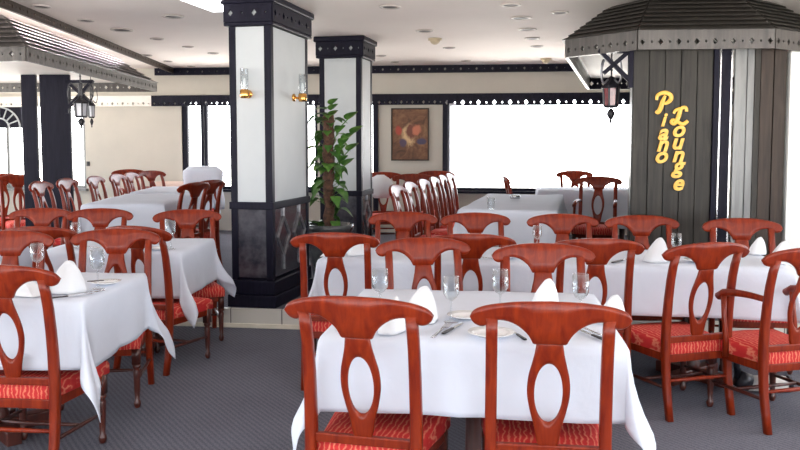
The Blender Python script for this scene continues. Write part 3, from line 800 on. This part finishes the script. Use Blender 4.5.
def stroke_letter(strokes):
    bm = bmesh.new()
    for pts in strokes:
        P3 = []; Rr = []
        n = 28; m = len(pts) - 1
        for k in range(n + 1):
            t = k / n * m; i = min(int(t), m - 1); f = t - i
            p0, p1, p2, p3 = (pts[max(0, min(m, i + q))] for q in (-1, 0, 1, 2))
            c = [.5 * ((2 * p1[a]) + (-p0[a] + p2[a]) * f + (2 * p0[a] - 5 * p1[a] + 4 * p2[a] - p3[a]) * f * f + (-p0[a] + 3 * p1[a] - 3 * p2[a] + p3[a]) * f ** 3) for a in range(3)]
            P3.append((c[0], c[1], 0)); Rr.append(max(.004, c[2]) * 1.3)
        tube(bm, P3, Rr, 8)
    for v in bm.verts: v.co.z *= .5
    bmesh.ops.recalc_face_normals(bm, faces=bm.faces[:])
    me = bpy.data.meshes.new('letter'); bm.to_mesh(me); bm.free(); return me
put_letter(stroke_letter([[(.012, .055, .008), (-.008, .01, .013), (-.022, -.04, .014), (-.04, -.07, .012), (-.058, -.062, .009)],
                          [(-.052, .022, .009), (-.045, .058, .010), (.0, .078, .012), (.048, .062, .013), (.052, .025, .013), (.02, -.002, .010), (-.008, .0, .007)]]), 663.3, 102.6)
put_letter(stroke_letter([[(.05, .035, .010), (.045, .065, .010), (.012, .06, .011), (-.002, .02, .013), (-.018, -.03, .013), (-.04, -.056, .011), (-.062, -.046, .010), (-.05, -.026, .009), (-.015, -.042, .010), (.025, -.06, .012), (.062, -.035, .010)],
                          [(.012, .06, .010), (-.03, .045, .009), (-.045, .02, .008)]]), 678.5, 116)

# left bar canopy
zl = 2.12
PL = [(-5.5, 6.62), (-2.97, 6.42), (-3.06, 10.1), (-5.5, 10.2)]
IL = [(-5.5, 7.0), (-3.37, 6.86), (-3.50, 9.6), (-5.5, 9.65)]
kl = empty('bar_canopy', (0, 0, 0)); tag(kl, 'long stepped wooden canopy under the ceiling at upper left', 'canopy')
for i in range(3):
    bm = bmesh.new(); pierced(bm, PL[i], PL[i + 1], zl, zl + .11, .03, .075, .021, .009); build('fascia', bm, 'grey_plank_lit', kl)
    bm = bmesh.new(); roof_facet(bm, PL[i], PL[i + 1], IL[i], IL[i + 1], zl + .11, 2.55, 7, .042); build('roof_boards', bm, 'grey_plank_lit', kl)
bm = bmesh.new(); poly_prism(bm, inset(PL, .985), zl + .112, zl + .13); build('soffit', bm, 'soffit_paint', kl)
bm = bmesh.new(); bracket(bm, (-3.62, 8.75), (.98, -.1), zl + .03, .3, .3); build('bracket', bm, 'ebony', kl)
bm = bmesh.new(); bracket(bm, (-4.3, 7.2), (-.95, .1), zl + .03, .3, .22); build('bracket', bm, 'ebony', kl)
bm = bmesh.new(); pierced(bm, (-3.09, 5.2), (-3.45, 12.3), ZC - .08, ZC, .03, .075, .016, .008); o = build('trim_1', bm, 'brown_plank'); struct(o, 'brown pierced cornice running along the ceiling over the bar canopy', 'cornice')
for k, (a, b, yy, lb) in enumerate(((24, 38.5, 8.9, 'narrow dark pillar under the bar canopy at left'), (42.3, 72, 8.9, 'broad dark pillar under the bar canopy, right of the narrow one'))):
    x0, x1 = across(a, yy), across(b, yy)
    o = build('pillar', bm_box(x0, x1, yy, yy + .05, UP, zl + .11), 'ebony', bevel=.006); struct(o, lb, 'pillar')

# ------------------------------------------------------------------ lanterns
def make_lantern(scale=1, body='lantern_glass'):
    t = empty('hanging_lantern')
    bm = bmesh.new(); tube(bm, [(0, 0, .16), (0, 0, .42)], .006, 6)
    for k in range(3): lathe(bm, [(0, .2 + .07 * k), (.012, .215 + .07 * k), (0, .23 + .07 * k)], 8)
    build('chain', bm, 'blackmetal', t)
    bm = bmesh.new(); lathe(bm, [(0, .175), (.02, .165), (.028, .14), (.07, .105), (.078, .09), (0, .09)], 6); build('cap', bm, 'blackmetal', t)
    bm = bmesh.new(); lathe(bm, [(0, .09), (.058, .09), (.052, -.03), (0, -.03)], 6); build('glass_body', bm, body, t)
    bm = bmesh.new()
    for k in range(6):
        a = 2 * PI * k / 6; bar(bm, (.062 * math.cos(a), .062 * math.sin(a), .092), (.055 * math.cos(a), .055 * math.sin(a), -.034), .012)
    lathe(bm, [(0, -.028), (.06, -.028), (.05, -.045), (0, -.045)], 6)
    build('cage', bm, 'blackmetal', t)
    bm = bmesh.new(); lathe(bm, [(0, -.045), (.018, -.055), (.034, -.085), (.018, -.115), (.008, -.125), (.012, -.14), (0, -.155)], 12); build('finial', bm, 'blackmetal', t, True)
    bm = bmesh.new()
    for k in range(4):
        a = 2 * PI * k / 4 + .5; pts = []
        for j in range(9):
            u = j / 8; r = .035 + .075 * math.sin(u * 2.6); pts.append((r * math.cos(a), r * math.sin(a), .17 - .02 + .09 * u - .05 * math.sin(u * 5)))
        tube(bm, pts, .007, 6)
    build('scroll_arms', bm, 'silvermetal' if body == 'ruby_glass' else 'blackmetal', t, True)
    return t
la = make_lantern(1, 'ruby_glass'); kids(la)
la.location = (across(611, 6.4, 1.8), 6.4, 1.80); la.scale = (1.0, 1.0, 1.15); tag(la, 'ornate dark lantern hanging from the canopy beside the plank wall', 'lantern', 'hanging lanterns')
lb = make_lantern(); kids(lb); lb.location = (across(81, 8.2, 1.8), 8.2, 1.78); lb.scale = (1.1, 1.1, 1.05); tag(lb, 'large dark lantern with pale glass hanging from the bar canopy, left of the smaller', 'lantern', 'hanging lanterns')
lc = copy_tree(lb); lc.location = (across(91.5, 9.0, 1.8), 9.0, 1.80); lc.scale = (.6, .6, 1.0); tag(lc, 'small dark lantern hanging before the cream wall at left', 'lantern', 'hanging lanterns')

# ------------------------------------------------------------------ columns
YAWC = -R(13)
def column(name, x, y, w, d, label, sides):
    """x, y = near left corner of the shaft; panels on the front and right side"""
    t = empty(name, (x, y, UP), YAWC); struct(t, label, 'column')
    H = ZC - UP; e = .058
    build('core', bm_box(e * .5, w - e * .5, e * .5, d - e * .5, 0, H - .002), 'ebony', t)
    for px0, px1, py0, py1 in ((0, e, 0, e), (w - e, w, 0, e), (w - e, w, d - e, d), (0, e, d - e, d)): build('corner_post', bm_box(px0, px1, py0, py1, 0, H - .002), 'ebony', t, bevel=.003)
    zp = lambda z: z - UP
    zr = .82 if sides else .78
    build('wall_panel', bm_box(e, w - e, .004, .014, zr + .03, H - .235), 'panel_white', t)
    build('wall_panel', bm_box(w - .014, w - .004, e, d - e, zr + .03, H - .235), 'panel_white', t)
    build('dado_rail', bm_box(-.012, w + .012, -.012, d + .012, zr - .03, zr + .03), 'ebony', t, bevel=.006)
    build('lower_panel', bm_box(e, w - e, .006, .016, .24, zr - .03), 'carved_panel', t)
    build('lower_panel', bm_box(w - .016, w - .006, e, d - e, .24, zr - .03), 'carved_panel', t)
    # carved diamonds on the long side
    bm = bmesh.new(); X = w + .002; n = max(1, round(d / .4)); ww = (d - 2 * e) / n
    for i in range(n):
        cy = e + ww * (i + .5); zc = (.24 + zr) / 2 + .03; r, h = ww * .36, .16
        pts = [(X, cy, zc + h), (X, cy + r, zc), (X, cy, zc - h), (X, cy - r, zc)]
        for k in range(4): bar(bm, pts[k], pts[(k + 1) % 4], .008, .016, (1, 0, 0))
        bar(bm, (X, cy, zc + h), (X, cy, zr - .03), .008, .014, (1, 0, 0)); bar(bm, (X, cy, zc - h), (X, cy, zc - h - .12), .008, .014, (1, 0, 0))
    build('lattice', bm, 'silvermetal', t)
    build('plinth', bm_box(-.03, w + .03, -.03, d + .03, .0, .10), 'ebony', t, bevel=.008)
    build('plinth', bm_box(-.018, w + .018, -.018, d + .018, .10, .22), 'ebony', t, bevel=.012)
    # capital: pierced boards and crown
    bm = bmesh.new()
    c = .022
    for a, b in (((-c, -c), (w + c, -c)), ((w + c, -c), (w + c, d + c)), ((w + c, d + c), (-c, d + c)), ((-c, d + c), (-c, -c))): pierced(bm, a, b, H - .20, H - .06, .02, .09, .024, .010)
    build('capital', bm, 'ebony', t)
    build('capital_back', bm_box(-.004, w + .004, -.004, d + .004, H - .19, H - .06), 'panel_white', t)
    build('crown_moulding', bm_box(-.05, w + .05, -.05, d + .05, H - .06, H - .002), 'ebony', t, bevel=.012)
    build('neck_moulding', bm_box(-.03, w + .03, -.03, d + .03, H - .23, H - .20), 'ebony', t, bevel=.008)
    return t
yc = 6.42
c1 = column('column', across(231, yc), yc, .355, .86, 'dark-framed white column with wall lamps standing at the step edge', True)
yc2 = 8.75
c2 = column('column', across(320, yc2), yc2, .47, .46, 'dark-framed white column behind the climbing plant', False)
# wall lamps on the first column
def make_sconce():
    t = empty('wall_lamp')
    bm = bmesh.new(); lathe(bm, [(0, 0), (.03, 0), (.034, .012), (.02, .02), (0, .022)], 16)
    bmesh.ops.rotate(bm, verts=bm.verts[:], cent=(0, 0, 0), matrix=Matrix.Rotation(R(90), 3, 'X')); build('wall_plate', bm, 'brass', t, True)
    bm = bmesh.new(); tube(bm, [(0, -.01, 0), (0, -.05, -.005), (0, -.075, 0)], .010, 10)
    lathe(bm, [(0, -.035), (.030, -.035), (.036, -.02), (.036, .028), (.028, .034), (0, .034)], 18, (0, -.085, 0)); cup = build('cup', bm, 'brass', t, True)
    bm = bmesh.new(); lathe(bm, [(.031, .03), (.031, .195), (.0285, .195), (.0285, .03)], 18, (0, -.085, 0)); build('glass_shade', bm, 'drink_glass', cup, True)
    bm = bmesh.new(); lathe(bm, [(0, .034), (.010, .034), (.012, .09), (.006, .12), (0, .125)], 10, (0, -.085, 0)); build('bulb', bm, 'porcelain', cup, True)
    return t
def on_col(u, v, z, o, side):
    a = YAWC; lx, ly = (u, v)
    return (across(231, yc) + lx * math.cos(a) - ly * math.sin(a), yc + lx * math.sin(a) + ly * math.cos(a), z)
s1 = make_sconce(); kids(s1)
s1.location = on_col(.165, .006, 1.855, s1, 0); s1.rotation_euler = (0, 0, YAWC); tag(s1, 'brass wall lamp with clear glass tube on narrow face of the column', 'lamp', 'brass wall lamps')
s2 = copy_tree(s1); s2.location = on_col(.349, .50, 1.855, s2, 0); s2.rotation_euler = (0, 0, YAWC + R(90)); tag(s2, 'brass wall lamp with clear glass tube on broad right face of the column', 'lamp', 'brass wall lamps')

# ------------------------------------------------------------------ the climbing plant
pl = empty('climbing_plant', (across(329, 7.55, .8), 7.55, UP)); tag(pl, 'tall green climbing plant on a brown moss pole between the columns', 'plant')
bm = bmesh.new(); lathe(bm, [(0, 0), (.14, 0), (.19, .25), (.215, .48), (.235, .52), (.235, .56), (.21, .56), (.19, .50), (0, .50)], 28); pot = build('pot', bm, 'pot_glaze', pl, True)
bm = bmesh.new(); lathe(bm, [(0, .505), (.19, .503), (.2, .51), (.1, .53), (0, .535)], 20); build('soil', bm, 'soil', pot, True)
bm = bmesh.new(); rnd = random.Random(5)
tube(bm, [(rnd.uniform(-.008, .008), rnd.uniform(-.008, .008), .45 + .06 * i) for i in range(20)], [.055 + rnd.uniform(-.008, .008) for i in range(20)], 12); build('moss_pole', bm, 'moss', pl, True)
def add_leaf(bm, base, d, size, droop=.3):
    d = Vector(d).normalized(); s = d.cross(Vector((0, 0, 1)))
    if s.length < .01: s = Vector((1, 0, 0))
    s.normalize(); n = s.cross(d)
    prof = [(-.10, .20), (.0, .40), (.15, .50), (.35, .48), (.6, .34), (.82, .15), (1, .0)]
    L = []; base = Vector(base)
    for u, w in prof:
        c = base + d * (u * size) - Vector((0, 0, droop * size * u * u))
        if w == 0: L.append([bm.verts.new(c)])
        else: L.append([bm.verts.new(c - s * w * size + n * w * size * .25), bm.verts.new(c + (-.0) * n), bm.verts.new(c + s * w * size + n * w * size * .25)])
    for a, b in zip(L, L[1:]):
        if len(b) == 3:
            bm.faces.new((a[0], a[1], b[1], b[0])); bm.faces.new((a[1], a[2], b[2], b[1]))
        else: bm.faces.new((a[0], a[1], b[0])); bm.faces.new((a[1], a[2], b[0]))
bm = bmesh.new(); bs = bmesh.new(); rnd = random.Random(12)
for k in range(85):
    z = rnd.uniform(.56, 1.62); a = rnd.uniform(0, 2 * PI); r = rnd.uniform(.05, .13)
    if z > 1.0 and rnd.random() < .25: continue
    if z < .95: r += rnd.uniform(0, .10)
    b = (r * math.cos(a), r * math.sin(a), z)
    add_leaf(bm, b, (math.cos(a), math.sin(a), rnd.uniform(-.9, .3)), rnd.uniform(.075, .135), rnd.uniform(.2, .7))
    tube(bs, [(.05 * math.cos(a), .05 * math.sin(a), z - .05), b], .003, 5)
rt = [((.05, 0, 1.35), (.12, -.03, 1.48), (.19, -.04, 1.55)), ((.05, 0, 1.25), (.15, -.03, 1.36), (.24, -.05, 1.42)), ((.05, 0, 1.2), (.12, -.02, 1.30), (.16, -.02, 1.36)), ((.05, 0, 1.1), (.14, 0, 1.2), (.20, -.03, 1.26)), ((.05, 0, 1.0), (.12, 0, 1.08), (.16, -.02, 1.12))]
for p in rt:
    tube(bs, p, .005, 6); add_leaf(bm, p[-1], (.5, -.35, .5), .15, .2); add_leaf(bm, p[1], (-.2, -.6, -.3), .11)
for z in (1.58, 1.64, 1.69): add_leaf(bm, (.03, -.02, z), (.6, -.4, .7), .12); add_leaf(bm, (-.03, -.03, z - .05), (-.7, -.5, .2), .11)
lv = build('foliage', bm, 'leaf', pl, True); lv['kind'] = 'stuff'
build('stems', bs, 'leaf', pl, True)['kind'] = 'stuff'

# ------------------------------------------------------------------ room shell
KW = math.atan(-.11)                                  # back wall turns slightly
BM = Matrix.Translation((0, 11.9, 0)) @ Matrix.Rotation(KW, 4, 'Z')
def wx(px):
    """distance along the back wall for picture column px"""
    t = (px - 400) / F / math.cos(PITCH); y = 11.9 / (1 + .11 * t); return t * y / math.cos(KW)
def wseg(bm, x0, x1, z0, z1, y0=0, y1=.15): box(bm, x0, x1, y0, y1, z0, z1, BM)
ZH, ZS = 2.17, .78
XL, XR = -7.2, 5.4
wins = [(wx(-45), wx(87)), (wx(183), wx(318)), (wx(356), wx(376)), (wx(447), wx(720))]
bm = bmesh.new(); x = -7.6
wseg(bm, -7.6, 6.2, ZH, ZC + .05); wseg(bm, -7.6, 6.2, 0, ZS)
for a, b in wins + [(6.2, 6.2)]:
    wseg(bm, x, a, ZS, ZH); x = b
o = build('wall_back', bm, 'wall_cream'); struct(o, 'cream back wall with windows and a painting')
def window(n, a, b, mulls, label, z0=ZS, z1=ZH, mtx=BM, frame='ebony', t=.045):
    w = empty('window_%d' % n); struct(w, label, 'window')
    bm = bmesh.new()
    for x0, x1, za, zz in ((a, a + t, z0, z1), (b - t, b, z0, z1), (a, b, z0, z0 + t), (a, b, z1 - t, z1)): box(bm, x0, x1, .02, .09, za, zz, mtx)
    for m in mulls: box(bm, m - .022, m + .022, .02, .09, z0, z1, mtx)
    build('window_frame', bm, frame, w)
    build('window_sill', bm_box(a - .03, b + .03, -.08, .02, z0 - .035, z0, mtx=mtx), frame, w)
    build('window_glass', bm_box(a + .01, b - .01, .05, .056, z0 + .01, z1 - .01, mtx=mtx), 'window_glass', w)
    return w
w1 = window(1, *wins[0], [wx(9)], 'window at far left behind the bar canopy with a fan top', frame='pale_board')
w2 = window(2, *wins[1], [wx(187), wx(203), wx(206.5), wx(250), wx(290)], 'dark-framed windows left of and behind the first column')
w3 = window(3, *wins[2], [], 'narrow window strip between the second column and the painting wall')
w4 = window(4, *wins[3], [wx(640)], 'wide bright window filling the right part of the back wall')
# fan top of the far left window
bm = bmesh.new(); cx, zc = wx(2), 1.72
for k in range(25):
    a0, a1 = PI * k / 24, PI * (k + 1) / 24
    for r in (.34, .16): bar(bm, BM @ Vector((cx + r * math.cos(a0), .01, zc + r * math.sin(a0) * .95)), BM @ Vector((cx + r * math.cos(a1), .01, zc + r * math.sin(a1) * .95)), .03, .022)
for k in range(1, 8):
    a = PI * k / 8; bar(bm, BM @ Vector((cx + .16 * math.cos(a), .01, zc + .15 * math.sin(a))), BM @ Vector((cx + .34 * math.cos(a), .01, zc + .32 * math.sin(a))), .02)
build('fan_light', bm, 'panel_white', w1)
bm = bmesh.new(); wseg(bm, wx(-20), wx(24), 1.72, ZH, .012, .03); build('fan_panel', bm, 'ebony', w1)
# trims on the back wall
bm = bmesh.new(); p = lambda x, y=-.03: tuple((BM @ Vector((x, y, 0)))[:2])
pierced(bm, p(-3.75), p(6.0), ZC - .11, ZC, .03, .115, .018, .008); o = build('trim_2', bm, 'ebony'); struct(o, 'dark pierced cornice along the top of back wall', 'cornice')
bm = bmesh.new(); pierced(bm, p(wx(155), -.05), p(wx(443), -.05), 2.045, 2.205, .03, .082, .022, .012, 2.085); o = build('trim_3', bm, 'ebony'); struct(o, 'dark pierced rail over the left windows and painting', 'rail')
bm = bmesh.new(); pierced(bm, p(wx(443), -.05), p(5.9, -.05), 2.03, 2.205, .03, .115, .030, .013, 2.075); o = build('trim_4', bm, 'ebony'); struct(o, 'dark pierced rail over the wide right window', 'rail')
bm = bmesh.new(); pierced(bm, p(-7.1, -.05), p(wx(155), -.05), 2.045, 2.205, .03, .082, .022, .012, 2.085); o = build('trim_5', bm, 'soffit_paint'); struct(o, 'cream pierced rail on back wall behind the bar canopy', 'rail')
for k, (a, b) in enumerate(((373.5, 378.5), (442.5, 447.5))):
    bm = bmesh.new(); wseg(bm, wx(a), wx(b), UP, 2.045, -.05, .0); o = build('trim_%d' % (6 + k), bm, 'ebony', bevel=.004); struct(o, 'dark upright board %s the painting wall' % ('left of' if k == 0 else 'right of'), 'trim')
# switch plate on the cream wall
t = tag(build('wall_switch', bm_box(wx(88), wx(91), -.02, 0, 1.13, 1.2, mtx=BM), 'dark_recess', bevel=.003), 'small dark switch on the cream wall near the bar pillar', 'switch')
# painting
pc = BM @ Vector(((wx(391.5) + wx(429)) / 2, -.03, 0)); pw = (wx(429) - wx(391.5)) / 2
zt, zbm = HC + 36.5 * 11.9 / F, HC - 15.5 * 11.9 / F
pt = empty('painting', (pc.x, pc.y, (zt + zbm) / 2), KW); tag(pt, 'framed brown abstract painting on the cream wall between dark boards', 'painting')
ph = (zt - zbm) / 2
build('canvas', bm_box(-pw + .015, pw - .015, -.005, .008, -ph + .015, ph - .015), 'canvas_paint', pt)
bm = bmesh.new()
for x0, x1, z0, z1 in ((-pw, -pw + .02, -ph, ph), (pw - .02, pw, -ph, ph), (-pw, pw, -ph, -ph + .02), (-pw, pw, ph - .02, ph)): box(bm, x0, x1, -.015, .02, z0, z1)
build('picture_frame', bm, 'brown_plank', pt, bevel=.003)
# curtain at left edge of the big window
bm = bmesh.new(); rings = []
x0, x1 = wx(449), wx(458)
pts = []
n = 40
front = [(x0 + (x1 - x0) * i / n, -.112 + .018 * math.sin(i * 1.15)) for i in range(n + 1)]
for z, k in ((2.06, .75), (1.4, .8), (.25, 1)):
    m0 = x0
    rings.append([tuple(BM @ Vector((m0 + (x - m0) * k, y, z))) for x, y in front] + [tuple(BM @ Vector((m0 + (x - m0) * k, y + .004, z))) for x, y in front[::-1]])
loft(bm, rings); o = build('sheer_curtain', bm, 'sheer', None, True); tag(o, 'gathered pale sheer curtain at left edge of the wide window', 'curtain')

# floors
def edge_y(x): return 6.30 - .13 * (x + 1.25)
bm = bmesh.new(); box(bm, XL - .5, XR + .5, -3.2, 12.8, -.1, 0); o = build('floor', bm, 'carpet'); struct(o, 'grey-blue patterned carpet of the lower floor', 'floor')
xs0, xs1 = XL - .4, XR + .4
bm = bmesh.new(); poly_prism(bm, [(xs0, edge_y(xs0) + .03), (xs1, edge_y(xs1) + .03), (xs1, 12.7), (xs0, 12.7)], 0.0, UP); o = build('floor_raised', bm, 'carpet'); struct(o, 'carpeted raised floor behind the tiled step', 'floor')
sa = math.atan(-.13); sl = (xs1 - xs0) / math.cos(sa)
bm = bm_box(0, sl, 0, .032, .035, UP + .003); o = build('trim_8', bm, 'step_tile', None, loc=(xs0, edge_y(xs0), 0), rot=(0, 0, sa)); struct(o, 'pale tiled riser of the step across the room', 'step')
bm = bm_box(0, sl, -.012, .032, .0, .036); o = build('trim_9', bm, 'nosing', None, loc=(xs0, edge_y(xs0), 0), rot=(0, 0, sa), bevel=.004); struct(o, 'beige strip along the foot of the step', 'step')
bm = bmesh.new(); box(bm, XL - .5, XR + .5, -3.2, 13, ZC, ZC + .12); o = build('ceiling', bm, 'ceiling_paint'); struct(o, 'warm white ceiling with small dark downlights', 'ceiling')
# side and rear walls with windows (behind and beside the camera)
def side_wall(name, mtx, length, opens, z0, z1, label, wn):
    bm = bmesh.new(); box(bm, 0, length, 0, .15, 0, z0, mtx); box(bm, 0, length, 0, .15, z1, ZC + .05, mtx); x = 0
    for a, b in opens + [(length, length)]:
        if a > x: box(bm, x, a, 0, .15, z0, z1, mtx)
        x = b
    o = build(name, bm, 'wall_cream'); struct(o, label)
    for i, (a, b) in enumerate(opens):
        window(wn + i, a, b, [a + (b - a) / 3, a + 2 * (b - a) / 3], 'window in the %s' % label, z0, z1, mtx)
ML = Matrix.Translation((XL, -3.0, 0)) @ Matrix.Rotation(R(90), 4, 'Z')
MR = Matrix.Translation((XR, 11.6, 0)) @ Matrix.Rotation(R(-90), 4, 'Z')
MB = Matrix.Translation((XR, -3.0, 0)) @ Matrix.Rotation(R(180), 4, 'Z')
side_wall('wall_left', ML, 15.6, [(.6, 4.2), (4.8, 8.4), (9.2, 14.2)], .5, 2.3, 'left side wall', 5)
side_wall('wall_right', MR, 14.6, [(6.6, 10.2), (10.7, 14.2)], .5, 2.3, 'right side wall', 8)
side_wall('wall_rear', MB, XR - XL, [(.5, 5.8), (6.4, 12.0)], .4, 2.4, 'rear wall behind the viewer', 10)

# ------------------------------------------------------------------ ceiling fittings
def make_downlight():
    t = empty('downlight')
    bm = bmesh.new(); lathe(bm, [(.052, 0), (.075, 0), (.078, -.006), (.070, -.012), (.055, -.010), (.052, 0)], 20); build('trim_ring', bm, 'rim_paint', t, True)
    bm = bmesh.new(); lathe(bm, [(0, -.002), (.054, -.002), (.054, -.006), (0, -.004)], 20); build('recess', bm, 'dark_recess', t, True); return t
dl = make_downlight(); kids(dl); first = True
rows = [(41, 6, 1), (86, 20, 1), (122, 29.5, 1.5), (157, 38.5, 1), (188, 46.5, .9), (213, 53, .9), (173, 16, 1.3), (147, 55, .9), (168, 61, .8), (191, 66, .8), 
        (511, 4.5, 1.1), (521, 17.5, 1.3), (527.5, 29, 1.2), (532, 38, 1.1), (537, 46, 1), (390, 6.5, 1.2), (424.5, 30.5, 1.2), (449, 47.5, 1.0), (466, 60.5, .9), (381, 55.5, .9), (395, 61.5, .8), (560, 12, 1)]
dlabel = {2: 'larger dark downlight above the bar canopy cornice', 11: 'dark downlight nearest us in the right hand ceiling row', 12: 'dark downlight second from us in right ceiling row', 16: 'dark downlight alone in the ceiling right of the tall column'}
for i, (px, py, s) in enumerate(rows):
    x, y = spot(px, py, ZC)
    if y > 11.9 - .11 * x - .2: continue
    o = dl if first else copy_tree(dl); first = False
    o.location = (x, y, ZC); o.scale = (s, s, 1)
    side = 'left' if px < 300 else 'right'
    tag(o, dlabel.get(i, 'small dark recessed downlight in the %s part of the ceiling' % side), 'downlight', 'dark ceiling downlights on the %s' % side)
def make_detector():
    t = empty('smoke_detector')
    bm = bmesh.new(); lathe(bm, [(0, 0), (.075, 0), (.075, -.02), (0, -.02)], 18); build('base', bm, 'detector_plastic', t, True)
    bm = bmesh.new(); lathe(bm, [(0, -.02), (.06, -.02), (.045, -.05), (.02, -.065), (0, -.066)], 18); build('sensor_head', bm, 'detector_plastic', t, True); return t
sd = make_detector(); kids(sd); x, y = spot(435, 38.5, ZC); sd.location = (x, y, ZC); tag(sd, 'beige smoke detector on the ceiling nearer to us, right of second column', 'detector', 'smoke detectors')
s2d = copy_tree(sd); x, y = spot(546, 58.5, ZC); s2d.location = (x, y, ZC); tag(s2d, 'beige smoke detector farther off near the kiosk canopy', 'detector', 'smoke detectors')
x, y = spot(214, 1, ZC); t = empty('ceiling_light', (x, y, ZC), R(-12)); tag(t, 'bright white ceiling light panel left of the tall column', 'light')
build('frame', bm_box(-.17, .17, -.32, .32, -.03, 0), 'rim_paint', t, bevel=.004); build('diffuser', bm_box(-.15, .15, -.30, .30, -.036, -.03), 'light_diffuser', t)

# unseen tubes added behind the cornice to brighten the bar canopy boards
for i in range(3):
    y = 6.9 + i * 1.05; x = -3.09 - .36 / 7.1 * (y - 5.2) - .06
    t = empty('added_tube', (x, y, 2.583), R(2.9)); tag(t, 'added unseen tube behind the cornice, brightening the bar canopy boards', 'light', 'added tubes over the bar canopy')
    bm = bmesh.new(); tube(bm, [(0, 0, 0), (0, .95, 0)], .013, 10); build('tube', bm, 'added_tube_glow', t, True)
    build('batten', bm_box(-.02, .02, -.01, .96, .014, .033), 'rim_paint', t)
# ------------------------------------------------------------------ daylight
W = bpy.data.worlds.new('sky'); sc.world = W; W.use_nodes = True
nt = W.node_tree; bg = nt.nodes['Background']
tc = nt.nodes.new('ShaderNodeTexCoord'); sx = nt.nodes.new('ShaderNodeSeparateXYZ'); nt.links.new(tc.outputs['Generated'], sx.inputs[0])
cr = nt.nodes.new('ShaderNodeValToRGB'); e = cr.color_ramp.elements
e[0].position = .46; e[0].color = (1.25, 1.2, 1.12, 1); e[1].position = .54; e[1].color = (.62, .67, .73, 1)
mr = nt.nodes.new('ShaderNodeMapRange'); mr.inputs['From Min'].default_value = -1; nt.links.new(sx.outputs['Z'], mr.inputs['Value'])
nt.links.new(mr.outputs[0], cr.inputs['Fac']); nt.links.new(cr.outputs['Color'], bg.inputs['Color'])
bg.inputs['Strength'].default_value = 9.5
def portal(mtx, a, b, z0, z1):
    l = bpy.data.lights.new('window_portal', 'AREA'); l.shape = 'RECTANGLE'; l.size = b - a; l.size_y = z1 - z0; l.cycles.is_portal = True
    o = bpy.data.objects.new('window_portal', l); col.objects.link(o)
    c = mtx @ Vector(((a + b) / 2, .12, (z0 + z1) / 2)); d = (mtx.to_3x3() @ Vector((0, -1, 0)))
    o.location = c; o.rotation_euler = d.to_track_quat('-Z', 'Y').to_euler()
for a, b in wins: portal(BM, a, b, ZS, ZH)
for a, b in [(.6, 4.2), (4.8, 8.4), (9.2, 14.2)]: portal(ML, a, b, .5, 2.3)
for a, b in [(6.6, 10.2), (10.7, 14.2)]: portal(MR, a, b, .5, 2.3)
for a, b in [(.5, 5.8), (6.4, 12.0)]: portal(MB, a, b, .4, 2.4)
sc.cycles.max_bounces = 10; sc.cycles.diffuse_bounces = 6; sc.cycles.transparent_max_bounces = 16
sc.cycles.use_denoising = True
sc.cycles.sample_clamp_indirect = 6
